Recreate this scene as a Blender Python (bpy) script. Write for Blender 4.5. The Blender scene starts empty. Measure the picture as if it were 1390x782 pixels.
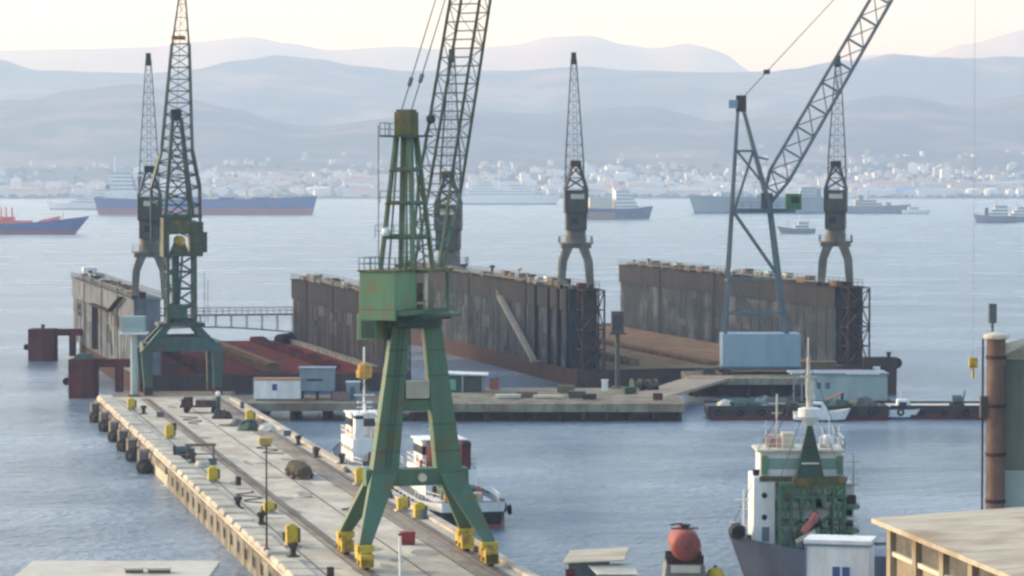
import bpy, bmesh, math, random
from mathutils import Vector, Matrix
random.seed(7)
R = math.radians
scene = bpy.context.scene
COL = scene.collection
# ------------------------------------------------------------------ camera
F = 4000.0; CX, CY = 695.0, 391.0; CAMH = 34.0; HOR = 245.0
PITCH = math.atan((CY - HOR) / F)
cd = bpy.data.cameras.new('camera'); cam = bpy.data.objects.new('camera', cd); COL.objects.link(cam)
cam.location = (0, 0, CAMH); cam.rotation_euler = (math.pi / 2 - PITCH, 0, 0)
cd.sensor_width = 36.0; cd.lens = 36.0 * F / 1390.0; cd.clip_start = 1.0; cd.clip_end = 60000.0
scene.camera = cam
FW = Vector((0, math.cos(PITCH), -math.sin(PITCH))); UP = Vector((0, math.sin(PITCH), math.cos(PITCH)))

def ray(px, py):
    return Vector((1, 0, 0)) * ((px - CX) / F) + UP * ((CY - py) / F) + FW
def at(px, py, z):                       # photo measurement -> ground position at height z
    d = ray(px, py); t = (z - CAMH) / d.z
    return Vector((d.x * t, d.y * t, z))
def atY(px, py, Y):                      # photo measurement -> position at distance Y
    d = ray(px, py); t = Y / d.y
    return Vector((d.x * t, Y, CAMH + d.z * t))

# ------------------------------------------------------------------ materials
MATS = {}
def mat(name, c, c2=None, sc=1.0, stretch=(1, 1, 1), rough=0.7, amt=1.0, lo=0.4, hi=0.65, metal=0.0, bump=0.0, bsc=4.0, spec=0.3, c3=None, sc3=0.3):
    m = bpy.data.materials.new(name); m.use_nodes = True
    nt = m.node_tree; N = nt.nodes; L = nt.links
    b = N['Principled BSDF']
    b.inputs['Roughness'].default_value = rough; b.inputs['Metallic'].default_value = metal
    b.inputs['Specular IOR Level'].default_value = spec
    b.inputs['Base Color'].default_value = (*c, 1)
    tc = N.new('ShaderNodeTexCoord'); mp = N.new('ShaderNodeMapping')
    L.new(tc.outputs['Object'], mp.inputs['Vector']); mp.inputs['Scale'].default_value = stretch
    cur = None
    if c2:
        no = N.new('ShaderNodeTexNoise'); no.inputs['Scale'].default_value = sc; no.inputs['Detail'].default_value = 6
        no.inputs['Roughness'].default_value = 0.65
        L.new(mp.outputs[0], no.inputs['Vector'])
        rp = N.new('ShaderNodeValToRGB'); rp.color_ramp.elements[0].position = lo; rp.color_ramp.elements[1].position = hi
        rp.color_ramp.elements[0].color = (*c, 1); rp.color_ramp.elements[1].color = tuple(c[i] + (c2[i] - c[i]) * amt for i in range(3)) + (1,)
        L.new(no.outputs['Fac'], rp.inputs['Fac']); cur = rp.outputs['Color']
        if c3:
            n3 = N.new('ShaderNodeTexNoise'); n3.inputs['Scale'].default_value = sc3; n3.inputs['Detail'].default_value = 5
            L.new(tc.outputs['Object'], n3.inputs['Vector'])
            r3 = N.new('ShaderNodeValToRGB'); r3.color_ramp.elements[0].position = 0.5; r3.color_ramp.elements[1].position = 0.68
            L.new(n3.outputs['Fac'], r3.inputs['Fac'])
            mx = N.new('ShaderNodeMix'); mx.data_type = 'RGBA'
            L.new(r3.outputs['Color'], mx.inputs['Factor']); L.new(cur, mx.inputs['A']); mx.inputs['B'].default_value = (*c3, 1)
            cur = mx.outputs['Result']
        L.new(cur, b.inputs['Base Color'])
    if bump:
        nb = N.new('ShaderNodeTexNoise'); nb.inputs['Scale'].default_value = bsc; nb.inputs['Detail'].default_value = 4
        L.new(mp.outputs[0], nb.inputs['Vector'])
        bp = N.new('ShaderNodeBump'); bp.inputs['Strength'].default_value = bump; bp.inputs['Distance'].default_value = 0.1
        L.new(nb.outputs['Fac'], bp.inputs['Height']); L.new(bp.outputs[0], b.inputs['Normal'])
    MATS[name] = m
    return m

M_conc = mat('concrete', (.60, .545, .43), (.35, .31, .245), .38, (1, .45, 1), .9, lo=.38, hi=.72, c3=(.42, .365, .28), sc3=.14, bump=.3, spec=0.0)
M_concd = mat('stained_concrete', (.30, .27, .22), (.10, .09, .075), .7, (1, 1, .35), .9, c3=(.17, .15, .11), sc3=.25, bump=.4, spec=0.0)
M_quay = mat('quay_concrete', (.30, .27, .20), (.15, .13, .10), .6, (1, 1, .4), .9, c3=(.20, .13, .08), sc3=.12, spec=0.0)
M_dark = mat('black_rubber', (.015, .015, .017), (.03, .03, .03), 2, rough=.8)
M_green = mat('crane_green', (.085, .165, .095), (.062, .12, .075), .9, (1, 1, .15), .55, lo=.35, hi=.75, c3=(.115, .115, .05), sc3=.6)
M_greenl = mat('faded_green', (.16, .28, .15), (.115, .215, .12), .8, (1, 1, .2), .6, lo=.35, hi=.72, c3=(.23, .19, .085), sc3=.7)
M_patch = mat('grey_patch_plate', (.095, .10, .105), (.06, .058, .055), 1.2, (1, 1, .5), .9, spec=0.0)
M_greend = mat('dark_green', (.035, .085, .06), (.02, .05, .04), 1.0, (1, 1, .4), .6, c3=(.07, .055, .03), sc3=.6)
M_teal = mat('teal_green_steel', (.042, .10, .078), (.028, .06, .05), .8, (1, 1, .3), .6, c3=(.08, .07, .045), sc3=.5)
M_olive = mat('olive_steel', (.10, .105, .035), (.06, .065, .03), 1.2, (1, 1, .4), .6, c3=(.2, .13, .03), sc3=.9)
M_olived = mat('dark_olive_steel', (.055, .07, .035), (.04, .05, .035), 1.2, (1, 1, .4), .6, c3=(.10, .085, .03), sc3=.9)
M_yellow = mat('yellow_paint', (.62, .44, .03), (.48, .33, .035), 1.5, rough=.55, c3=(.25, .13, .04), sc3=1.0)
M_orange = mat('orange_paint', (.50, .20, .03), (.35, .14, .03), 1.5, rough=.6)
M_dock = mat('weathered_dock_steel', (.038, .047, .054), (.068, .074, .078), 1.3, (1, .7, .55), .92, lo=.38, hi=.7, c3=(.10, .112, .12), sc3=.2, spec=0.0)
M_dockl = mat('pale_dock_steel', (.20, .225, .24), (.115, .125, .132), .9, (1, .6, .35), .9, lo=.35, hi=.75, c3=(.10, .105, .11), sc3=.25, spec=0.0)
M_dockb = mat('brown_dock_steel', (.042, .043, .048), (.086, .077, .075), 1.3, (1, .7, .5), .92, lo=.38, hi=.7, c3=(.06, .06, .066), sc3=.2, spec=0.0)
M_band = mat('dark_band_steel', (.034, .038, .042), (.056, .052, .05), .6, (1, .5, .15), .8, spec=0.0)
M_reddeck = mat('red_oxide_deck', (.19, .045, .038), (.10, .035, .03), .35, (1, 1, 1), .85, c3=(.06, .045, .04), sc3=.15, spec=0.0)
M_oradeck = mat('orange_rust_deck', (.30, .165, .09), (.16, .115, .08), .3, (1, .5, 1), .9, c3=(.24, .20, .12), sc3=.15, spec=0.0)
M_keel = mat('keel_block_timber', (.24, .145, .085), (.15, .095, .06), .8, rough=.9, spec=0.0)
M_red = mat('red_oxide_paint', (.165, .045, .042), (.10, .035, .035), .6, (1, 1, .25), .75, c3=(.07, .04, .035), sc3=.4, spec=0.0)
M_rustd = mat('dark_rusty_steel', (.055, .045, .045), (.09, .055, .04), .7, (1, 1, .3), .8, spec=0.0)
M_greycr = mat('grey_dock_crane_steel', (.20, .20, .165), (.12, .115, .10), .7, (1, 1, .3), .65, c3=(.15, .10, .07), sc3=.4)
M_greyd = mat('dark_grey_green_steel', (.075, .085, .075), (.05, .05, .048), .8, (1, 1, .3), .65, c3=(.11, .07, .05), sc3=.5)
M_lat = mat('dull_lattice_steel', (.10, .115, .11), (.07, .08, .08), 1.0, rough=.6)
M_bluegr = mat('blue_grey_steel', (.11, .15, .16), (.075, .10, .115), .6, (1, 1, .3), .6)
M_pblue = mat('pale_blue_cladding', (.27, .37, .44), (.22, .31, .37), .4, (1, 1, .2), .6)
M_white = mat('white_paint', (.82, .82, .80), (.66, .64, .59), .7, (1, 1, .3), .5)
M_cream = mat('cream_paint', (.62, .58, .46), (.50, .46, .36), .8, rough=.6)
M_glass = mat('dark_window_glass', (.02, .03, .04), rough=.12, spec=.6)
M_bglass = mat('blue_window_glass', (.05, .11, .25), rough=.15, spec=.6)
M_black = mat('black_hull', (.022, .025, .028), (.05, .042, .038), .6, (1, 1, .3), .5)
M_blue = mat('blue_hull', (.03, .085, .27), (.045, .095, .23), .1, (1, 1, .4), .5)
M_dblue = mat('dark_blue_hull', (.02, .055, .17), (.035, .065, .14), .1, (1, 1, .4), .5)
M_boot = mat('red_boot_topping', (.34, .085, .08), (.28, .09, .08), .1, (1, 1, .4), .6)
M_shipred = mat('red_deck_paint', (.72, .12, .08), (.55, .11, .08), .2, rough=.6)
M_tealh = mat('teal_grey_hull', (.12, .20, .23), (.10, .16, .19), .1, (1, 1, .4), .5)
M_greyh = mat('naval_grey_hull', (.18, .21, .24), (.15, .17, .2), .1, (1, 1, .4), .5)
M_rail = mat('rail_steel', (.045, .038, .034), (.08, .055, .04), 2, rough=.6)
M_redbox = mat('red_box_paint', (.33, .045, .035), (.25, .04, .03), 2, rough=.6)
M_tarp = mat('brown_green_tarpaulin', (.075, .075, .05), (.13, .10, .065), 1.2, rough=.9, bump=.5, spec=0.0)
M_hutbl = mat('blue_grey_hut_paint', (.25, .31, .35), (.2, .25, .28), .8, (1, 1, .3), .7)
M_pgreen = mat('pale_turquoise_paint', (.36, .44, .42), (.28, .35, .34), .5, (1, 1, .3), .7)
M_roofc = mat('weathered_flat_roof', (.54, .49, .38), (.38, .335, .255), .8, (.25, 1, 1), .95, c3=(.33, .265, .19), sc3=.2, spec=0.0)
M_wallc = mat('ochre_render', (.36, .31, .225), (.25, .205, .145), .6, (1, 1, .4), .9, c3=(.2, .16, .11), sc3=.4, spec=0.0)
M_pipe = mat('rusty_pipe', (.16, .095, .075), (.095, .065, .055), .7, (1, 1, .25), .8, c3=(.2, .13, .1), sc3=.5)
M_corr = mat('green_grey_cladding', (.17, .205, .175), (.12, .15, .13), 1.5, (1, 1, .1), .7)
M_tank = mat('red_tank_paint', (.33, .075, .055), (.22, .06, .05), 1.2, rough=.6, c3=(.15, .06, .05), sc3=1)
M_wood = mat('weathered_plank', (.19, .145, .095), (.13, .10, .07), 1.5, (4, 1, 1), .9, spec=0.0)
M_bulb = mat('lamp_housing', (.5, .48, .4), rough=.4)

# ------------------------------------------------------------------ mesh builder
class MB:
    def __init__(s): s.v = []; s.f = []
    def add(s, vs, fs):
        b = len(s.v); s.v.extend([tuple(v) for v in vs]); s.f.extend([tuple(i + b for i in f) for f in fs]); return s
    def box(s, x0, x1, y0, y1, z0, z1):
        return s.add([(x0, y0, z0), (x1, y0, z0), (x1, y1, z0), (x0, y1, z0), (x0, y0, z1), (x1, y0, z1), (x1, y1, z1), (x0, y1, z1)],
                     [(0, 3, 2, 1), (4, 5, 6, 7), (0, 1, 5, 4), (1, 2, 6, 5), (2, 3, 7, 6), (3, 0, 4, 7)])
    def hexa(s, bot, top):
        return s.add(list(bot) + list(top), [(0, 3, 2, 1), (4, 5, 6, 7), (0, 1, 5, 4), (1, 2, 6, 5), (2, 3, 7, 6), (3, 0, 4, 7)])
    def beam(s, p, q, w, d=None, w2=None, d2=None):
        p = Vector(p); q = Vector(q); d = d or w; w2 = w2 or w; d2 = d2 or (d if w2 == w else d * w2 / w)
        a = q - p
        if a.length < 1e-6: return s
        a.normalize()
        ref = Vector((0, 0, 1)) if abs(a.z) < .98 else Vector((0, 1, 0))
        x = a.cross(ref).normalized(); y = x.cross(a).normalized()
        if abs(a.z) >= .98: x = Vector((1, 0, 0)); y = Vector((0, 1, 0))
        def ring(c, w, d): return [c - x * w / 2 - y * d / 2, c + x * w / 2 - y * d / 2, c + x * w / 2 + y * d / 2, c - x * w / 2 + y * d / 2]
        return s.hexa(ring(p, w, d), ring(q, w2, d2))
    def leg(s, p, q, w, d, w2, d2):      # tapered girder, section kept level (x by y)
        def ring(c, w, d): return [(c[0] - w / 2, c[1] - d / 2, c[2]), (c[0] + w / 2, c[1] - d / 2, c[2]), (c[0] + w / 2, c[1] + d / 2, c[2]), (c[0] - w / 2, c[1] + d / 2, c[2])]
        return s.hexa(ring(p, w, d), ring(q, w2, d2))
    def tube(s, p, q, r, n=8, r2=None):
        p = Vector(p); q = Vector(q); r2 = r if r2 is None else r2
        a = (q - p).normalized(); ref = Vector((0, 0, 1)) if abs(a.z) < .98 else Vector((1, 0, 0))
        x = a.cross(ref).normalized(); y = a.cross(x).normalized()
        vs = []
        for c, rr in ((p, r), (q, r2)):
            for i in range(n):
                t = 2 * math.pi * i / n; vs.append(c + x * math.cos(t) * rr + y * math.sin(t) * rr)
        fs = [(i, (i + 1) % n, n + (i + 1) % n, n + i) for i in range(n)] + [tuple(range(n - 1, -1, -1)), tuple(range(n, 2 * n))]
        return s.add(vs, fs)
    def lathe(s, prof, c=(0, 0), n=16, axis='z', cz=0):
        vs = []; fs = []
        for (r, z) in prof:
            for i in range(n):
                t = 2 * math.pi * i / n
                if axis == 'z': vs.append((c[0] + r * math.cos(t), c[1] + r * math.sin(t), z))
                else: vs.append((c[0] + r * math.cos(t), z + c[1], cz + r * math.sin(t)))
        for k in range(len(prof) - 1):
            for i in range(n):
                fs.append((k * n + i, k * n + (i + 1) % n, (k + 1) * n + (i + 1) % n, (k + 1) * n + i))
        fs.append(tuple(range(n - 1, -1, -1))); fs.append(tuple((len(prof) - 1) * n + i for i in range(n)))
        return s.add(vs, fs)
    def prism(s, poly, z0, z1):
        n = len(poly)
        vs = [(x, y, z0) for x, y in poly] + [(x, y, z1) for x, y in poly]
        return s.add(vs, [tuple(range(n - 1, -1, -1)), tuple(range(n, 2 * n))] + [(i, (i + 1) % n, n + (i + 1) % n, n + i) for i in range(n)])
    def torus(s, c, r, rr, n=14, m=7, axis='y'):
        vs = []; fs = []
        for i in range(n):
            a = 2 * math.pi * i / n
            for j in range(m):
                b = 2 * math.pi * j / m; q = r + rr * math.cos(b); h = rr * math.sin(b)
                if axis == 'y': vs.append((c[0] + q * math.cos(a), c[1] + h, c[2] + q * math.sin(a)))
                elif axis == 'x': vs.append((c[0] + h, c[1] + q * math.cos(a), c[2] + q * math.sin(a)))
                else: vs.append((c[0] + q * math.cos(a), c[1] + q * math.sin(a), c[2] + h))
        for i in range(n):
            for j in range(m):
                fs.append((i * m + j, ((i + 1) % n) * m + j, ((i + 1) % n) * m + (j + 1) % m, i * m + (j + 1) % m))
        return s.add(vs, fs)
    def lattice(s, b, t, n, rc, rb, faces=(0, 1, 2, 3), mode='z', rungs=True):
        b = [Vector(p) for p in b]; t = [Vector(p) for p in t]
        for i in range(len(b)): s.beam(b[i], t[i], rc)
        P = [[b[i].lerp(t[i], k / n) for i in range(len(b))] for k in range(n + 1)]
        m = len(b)
        for fc in faces:
            i, j = fc, (fc + 1) % m
            for k in range(n):
                if rungs: s.beam(P[k + 1][i], P[k + 1][j], rb)
                if mode == 'x': s.beam(P[k][i], P[k + 1][j], rb); s.beam(P[k][j], P[k + 1][i], rb)
                elif mode == 'z':
                    if (k + fc) % 2: s.beam(P[k][i], P[k + 1][j], rb)
                    else: s.beam(P[k][j], P[k + 1][i], rb)
        return s
    def railing(s, pts, h=1.1, step=2.0, r=.06):
        for a, b in zip(pts[:-1], pts[1:]):
            a = Vector(a); b = Vector(b); L = (b - a).length; n = max(1, round(L / step))
            for k in range(n + 1):
                p = a.lerp(b, k / n); s.beam(p, p + Vector((0, 0, h)), r)
            for hh in (h, h * .5): s.beam(a + Vector((0, 0, hh)), b + Vector((0, 0, hh)), r)
        return s
    def build(s, name, m, parent=None, smooth=False, loc=None, rz=0, bevel=0):
        me = bpy.data.meshes.new(name); me.from_pydata(s.v, [], s.f)
        bm = bmesh.new(); bm.from_mesh(me); bmesh.ops.recalc_face_normals(bm, faces=bm.faces); bm.to_mesh(me); bm.free()
        if smooth:
            for p in me.polygons: p.use_smooth = True
        me.materials.append(m)
        o = bpy.data.objects.new(name, me); COL.objects.link(o)
        if parent is not None: o.parent = parent
        if loc is not None: o.location = loc
        o.rotation_euler = (0, 0, rz)
        if bevel:
            bv = o.modifiers.new('bevel', 'BEVEL'); bv.width = bevel; bv.segments = 2; bv.limit_method = 'ANGLE'
        return o

def tag(o, label, cat, group=None, kind=None):
    o['label'] = label; o['category'] = cat
    if group: o['group'] = group
    if kind: o['kind'] = kind
    return o
def thing(name, label, cat, loc=(0, 0, 0), rz=0, group=None):
    o = bpy.data.objects.new(name, None); COL.objects.link(o)
    o.location = loc; o.rotation_euler = (0, 0, rz)
    return tag(o, label, cat, group)
def copy_tree(o, parent=None):
    c = o.copy(); COL.objects.link(c); c.parent = parent
    for ch in list(o.children): copy_tree(ch, c)
    return c
def struct(name, mb, m, label=None, **k):
    o = mb.build(name, m, **k); o['kind'] = 'structure'
    if label: o['label'] = label
    return o
def box(x0, x1, y0, y1, z0, z1): return MB().box(x0, x1, y0, y1, z0, z1)

# ------------------------------------------------------------------ world, sun
SUN_AZ = R(-66); SUN_EL = R(18)
w = bpy.data.worlds.new('World'); scene.world = w; w.use_nodes = True
nt = w.node_tree; bg = nt.nodes['Background']
sky = nt.nodes.new('ShaderNodeTexSky'); sky.sky_type = 'NISHITA'; sky.sun_disc = False
sky.sun_elevation = SUN_EL; sky.sun_rotation = SUN_AZ; sky.air_density = 1.2; sky.dust_density = 3.6; sky.ozone_density = 2.5; sky.altitude = 30
wtc = nt.nodes.new('ShaderNodeTexCoord'); wsx = nt.nodes.new('ShaderNodeSeparateXYZ'); nt.links.new(wtc.outputs['Generated'], wsx.inputs[0])
wmr = nt.nodes.new('ShaderNodeMapRange'); wmr.interpolation_type = 'SMOOTHSTEP'; wmr.inputs['From Min'].default_value = .02; wmr.inputs['From Max'].default_value = .13; wmr.inputs['To Min'].default_value = 1; wmr.inputs['To Max'].default_value = 0
nt.links.new(wsx.outputs['Z'], wmr.inputs['Value'])
wmx = nt.nodes.new('ShaderNodeMix'); wmx.data_type = 'RGBA'; wmx.blend_type = 'MULTIPLY'; nt.links.new(wmr.outputs[0], wmx.inputs['Factor']); nt.links.new(sky.outputs[0], wmx.inputs['A']); wmx.inputs['B'].default_value = (1.30, 1.06, .36, 1)
nt.links.new(wmx.outputs['Result'], bg.inputs['Color']); bg.inputs['Strength'].default_value = 0.12
sd = bpy.data.lights.new('sun', 'SUN'); sd.energy = 0.5; sd.angle = R(35); sd.color = (1, .90, .77)
so = bpy.data.objects.new('sun', sd); COL.objects.link(so); so.location = (-200, 100, 200)
dirv = Vector((math.sin(SUN_AZ) * math.cos(SUN_EL), math.cos(SUN_AZ) * math.cos(SUN_EL), math.sin(SUN_EL)))
so.rotation_euler = dirv.to_track_quat('Z', 'Y').to_euler()

vs_ = scene.view_settings; vs_.view_transform = 'Standard'; vs_.look = 'None'; vs_.gamma = 1; vs_.use_curve_mapping = False
vs_.exposure = 1.86
cy = scene.cycles
cy.use_denoising = True; cy.denoiser = 'OPENIMAGEDENOISE'
cy.max_bounces = 6; cy.diffuse_bounces = 2; cy.glossy_bounces = 3; cy.volume_bounces = 2; cy.transparent_max_bounces = 8
cy.filter_width = 2.6
cy.sample_clamp_indirect = 6

# ------------------------------------------------------------------ haze
hz = box(-5600, 5600, -300, 14300, -9, 860).build('haze', bpy.data.materials.new('haze_air'))
hz['kind'] = 'stuff'; hz['label'] = 'pale blue sea haze over the harbour and hills'
hm = hz.data.materials[0]; hm.use_nodes = True; hn = hm.node_tree
hn.nodes.remove(hn.nodes['Principled BSDF'])
pv = hn.nodes.new('ShaderNodeVolumePrincipled'); pv.inputs['Color'].default_value = (.55, .72, 1.0, 1); pv.inputs['Density'].default_value = 1.27e-4; pv.inputs['Absorption Color'].default_value = (1, 1, 1, 1)
pv.inputs['Anisotropy'].default_value = 0.15
hn.links.new(pv.outputs[0], hn.nodes['Material Output'].inputs['Volume'])

# ------------------------------------------------------------------ water
wm = bpy.data.materials.new('sea_water'); wm.use_nodes = True; wn = wm.node_tree; N = wn.nodes; L = wn.links
b = N['Principled BSDF']; b.inputs['Roughness'].default_value = .22; b.inputs['IOR'].default_value = 1.33
tc = N.new('ShaderNodeTexCoord')
def wnoise(scale, stretch, detail=4, rot=0):
    mp = N.new('ShaderNodeMapping'); mp.inputs['Scale'].default_value = stretch; mp.inputs['Rotation'].default_value = (0, 0, rot)
    L.new(tc.outputs['Object'], mp.inputs['Vector'])
    n = N.new('ShaderNodeTexNoise'); n.inputs['Scale'].default_value = scale; n.inputs['Detail'].default_value = detail
    L.new(mp.outputs[0], n.inputs['Vector']); return n
n1 = wnoise(.34, (.62, 1, 1), 5, R(14)); n2 = wnoise(1.3, (.75, 1, 1), 3, R(-12))
ad = N.new('ShaderNodeMath'); ad.operation = 'MULTIPLY_ADD'; L.new(n2.outputs['Fac'], ad.inputs[0]); ad.inputs[1].default_value = .55; L.new(n1.outputs['Fac'], ad.inputs[2])
bp = N.new('ShaderNodeBump'); bp.inputs['Strength'].default_value = 1.0; bp.inputs['Distance'].default_value = 1.0
L.new(ad.outputs[0], bp.inputs['Height']); L.new(bp.outputs[0], b.inputs['Normal'])
np_ = wnoise(.03, (.5, 1, 1), 6, R(8))
rp = N.new('ShaderNodeValToRGB'); rp.color_ramp.elements[0].position = .38; rp.color_ramp.elements[1].position = .64
rp.color_ramp.elements[0].color = (.085, .135, .18, 1); rp.color_ramp.elements[1].color = (.24, .285, .325, 1)
L.new(np_.outputs['Fac'], rp.inputs['Fac']); L.new(rp.outputs['Color'], b.inputs['Base Color'])
rr = N.new('ShaderNodeMapRange'); rr.inputs['From Min'].default_value = .35; rr.inputs['From Max'].default_value = .65; rr.inputs['To Min'].default_value = .17; rr.inputs['To Max'].default_value = .29
L.new(np_.outputs['Fac'], rr.inputs['Value']); L.new(rr.outputs[0], b.inputs['Roughness'])
wmb = MB(); wmb.add([(-5500, -250, 0), (5500, -250, 0), (5500, 13900, 0), (-5500, 13900, 0)], [(0, 1, 2, 3)])
struct('water', wmb, wm, 'blue grey choppy harbour water')

# ------------------------------------------------------------------ hills
def lerp_tab(tab, x):
    if x <= tab[0][0]: return tab[0][1]
    for (x0, y0), (x1, y1) in zip(tab[:-1], tab[1:]):
        if x <= x1:
            t = (x - x0) / (x1 - x0); t = t * t * (3 - 2 * t); return y0 + (y1 - y0) * t
    return tab[-1][1]
from mathutils import noise as mnoise
def fbm(x, y, s, o=4):
    v = 0; a = 1; t = 0
    for k in range(o):
        v += a * mnoise.noise(Vector((x * s, y * s, 3.7 + k))); t += a; a *= .5; s *= 2.1
    return v / t
RIDGE = [(-400, 70), (-150, 88), (0, 80), (55, 95), (140, 97), (210, 99), (265, 94), (330, 82), (380, 76), (430, 81), (490, 91), (560, 98), (640, 97), (700, 97), (790, 90), (860, 97), (950, 99), (1060, 97), (1150, 90), (1225, 84), (1290, 86), (1390, 79), (1500, 84), (1800, 75)]
FARR = [(-400, 80), (-100, 70), (0, 66), (120, 64), (205, 62), (260, 55), (340, 48), (395, 57), (450, 66), (540, 61), (620, 66), (690, 60), (750, 48), (800, 46), (845, 58), (885, 64), (935, 57), (970, 66), (1030, 100), (1100, 96), (1180, 72), (1245, 76), (1310, 58), (1390, 39), (1500, 30), (1800, 60)]
D1 = 9600.0; D2 = 12600.0
def ridge_h(X): return (HOR - lerp_tab(RIDGE, CX + X * F / D1)) / F * D1 + CAMH
def far_h(X): return (HOR - lerp_tab(FARR, CX + X * F / D2)) / F * D2 + CAMH
FOOT = [(-400, 150), (40, 150), (110, 138), (190, 132), (300, 150), (420, 168), (560, 160), (660, 150), (760, 165), (860, 152), (980, 160), (1100, 146), (1200, 138), (1300, 150), (1390, 140), (1800, 150)]
def foot_h(X): return (HOR - lerp_tab(FOOT, CX + X * F / 7600.0)) / F * 7600 + CAMH
def ground_h(X, Y):
    sh = 5440 + 120 * fbm(X, 11, .0012, 3) + (60 if X > 300 else 0)
    if Y < sh: return -6 + (Y - sh) * .02
    t = (Y - sh)
    plain = 1.5 + min(t, 120) * .02 + max(0, t - 120) * .068 + 12 * max(0, fbm(X, Y, .0016)) * min(1, t / 300)
    f = foot_h(X); r = ridge_h(X)
    if Y < 6500: z = plain
    elif Y < 7600:
        u = (Y - 6500) / 1100; u = u * u * (3 - 2 * u); z = plain + (f - plain) * u
    elif Y < 8100:
        u = (Y - 7600) / 500; z = f * (1 - .22 * math.sin(u * math.pi / 2))
    elif Y < D1:
        u = (Y - 8100) / (D1 - 8100); u = u * u * (3 - 2 * u); z = f * .78 + (r - f * .78) * u
    else: z = r * (1 - (Y - D1) / 2200)
    k = max(0, min(1, (Y - 6000) / 1500)) * (0.25 if abs(Y - D1) < 250 else 1)
    return z + k * (20 * fbm(X, Y, .0021, 5) + 95 * (abs(fbm(X, Y * .7, .0013, 5)) - .12))
def heightfield(fn, x0, x1, nx, ys):
    mb = MB(); vs = [(x0 + (x1 - x0) * i / nx, y, fn(x0 + (x1 - x0) * i / nx, y)) for y in ys for i in range(nx + 1)]
    fs = [(j * (nx + 1) + i, j * (nx + 1) + i + 1, (j + 1) * (nx + 1) + i + 1, (j + 1) * (nx + 1) + i) for j in range(len(ys) - 1) for i in range(nx)]
    return mb.add(vs, fs)
M_hill = mat('dry_scrub_hillside', (.045, .052, .035), (.25, .18, .13), .0052, (.6, 1, 1), .95, lo=.45, hi=.68, c3=(.05, .06, .04), sc3=.0016, spec=0.0)
M_mount = mat('haze_tinted_mountain', (.38, .24, .125), (.45, .29, .15), .0012, (1, 1, 1), .95, spec=0.0)  # peach of the backlit haze is put into the mountain colour
ys = [5250, 5320, 5380, 5420, 5460, 5500, 5560] + [5640 + 80 * i for i in range(51)] + [9720, 9900, 10400, 11200]
struct('hills', heightfield(ground_h, -3600, 3600, 220, ys), M_hill, 'blue hazy hills rising behind the far shore', smooth=True)
def far_fn(X, Y):
    h = far_h(X); u = min(1, abs(Y - D2) / 1500)
    return h * (1 - u ** 1.3) - 8 + 30 * u * fbm(X, Y, .001, 4)
struct('mountains', heightfield(far_fn, -5200, 5200, 180, [11100 + 150 * i for i in range(21)]), M_mount, 'pale distant mountains behind the blue hills', smooth=True)

# ------------------------------------------------------------------ far town
TOWN = [mat('town_white', (.66, .65, .61), rough=.8), mat('town_cream', (.60, .53, .42), rough=.8), mat('town_grey', (.42, .43, .44), rough=.8), mat('town_pink', (.6, .47, .42), rough=.8)]
M_tile = mat('town_roof_tile', (.33, .17, .12), rough=.9)
M_droof = mat('town_grey_roof', (.30, .31, .33), rough=.9)
def house(kind):
    wd, dp, h = kind
    t = bpy.data.objects.new('town_house', None)
    return t
HP = [(14, 11, 7), (20, 14, 10), (26, 16, 14), (40, 22, 9), (70, 30, 12), (18, 16, 22)]
hmesh = {}
def house_mesh(k, c):
    key = (k, c)
    if key not in hmesh:
        wd, dp, h = HP[k]; mb = MB().box(-wd / 2, wd / 2, -dp / 2, dp / 2, -8, h)
        if k in (3, 4):
            mb2 = MB(); mb2.add([(-wd/2-1, -dp/2-1, h), (wd/2+1, -dp/2-1, h), (wd/2+1, dp/2+1, h), (-wd/2-1, dp/2+1, h), (-wd/2-1, 0, h + dp * .16), (wd/2+1, 0, h + dp * .16)], [(0, 1, 5, 4), (2, 3, 4, 5), (0, 4, 3), (1, 2, 5), (0, 3, 2, 1)])
        else:
            mb2 = MB().box(-wd/2-.4, wd/2+.4, -dp/2-.4, dp/2+.4, h, h + 1.0).box(-wd*.2, wd*.1, -2, 3, h + 1.0, h + 3.4)
        wb = mb.build('wall', TOWN[c]); rf = mb2.build('roof', M_droof if k in (3, 4) and c != 1 else (M_tile if c in (1, 3) else TOWN[c]))
        hmesh[key] = (wb.data, rf.data)
        bpy.data.objects.remove(wb); bpy.data.objects.remove(rf)
    return hmesh[key]
HLAB = {(3): 'long low industrial shed in the far shore town', (4): 'very large flat warehouse on the far shore'}
CNAME = ['white', 'cream', 'grey', 'pinkish']
KNAME = ['small house', 'apartment house', 'broad apartment block', 'long low shed', 'very long warehouse', 'tall tower block']
used = []
cnt = 0
def put_house(X, Y, k, c, rz):
    global cnt
    z = ground_h(X, Y)
    if z < .8: return
    wd, rf = house_mesh(k, c)
    t = thing('town_house' if k < 3 or k == 5 else 'warehouse', f'hazy {CNAME[c]} {KNAME[k]} in the town along the far shore', 'house' if k < 3 or k == 5 else 'warehouse', (X, Y, z), rz, f'{CNAME[c]} {KNAME[k]}s of the far shore')
    a = bpy.data.objects.new('wall', wd); COL.objects.link(a); a.parent = t
    a = bpy.data.objects.new('roof', rf); COL.objects.link(a); a.parent = t
    cnt += 1
rng = random.Random(5)
for i in range(330):
    px = rng.choice([rng.uniform(0, 1390), rng.gauss(300, 110), rng.gauss(1180, 130), rng.gauss(850, 130)])
    if px < -20 or px > 1410: continue
    Y = 5520 + abs(rng.gauss(0, 1)) * 300
    if Y > 6350: continue
    X = (px - CX) / F * Y
    k = rng.choices(range(6), (6, 8, 5, 3.2, 1.5, .7))[0]
    if k in (3, 4) and Y > 5900: k = 1
    put_house(X, Y, k, rng.choices(range(4), (6, 2.6, 1.4, 1))[0], rng.uniform(-.35, .35))
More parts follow.
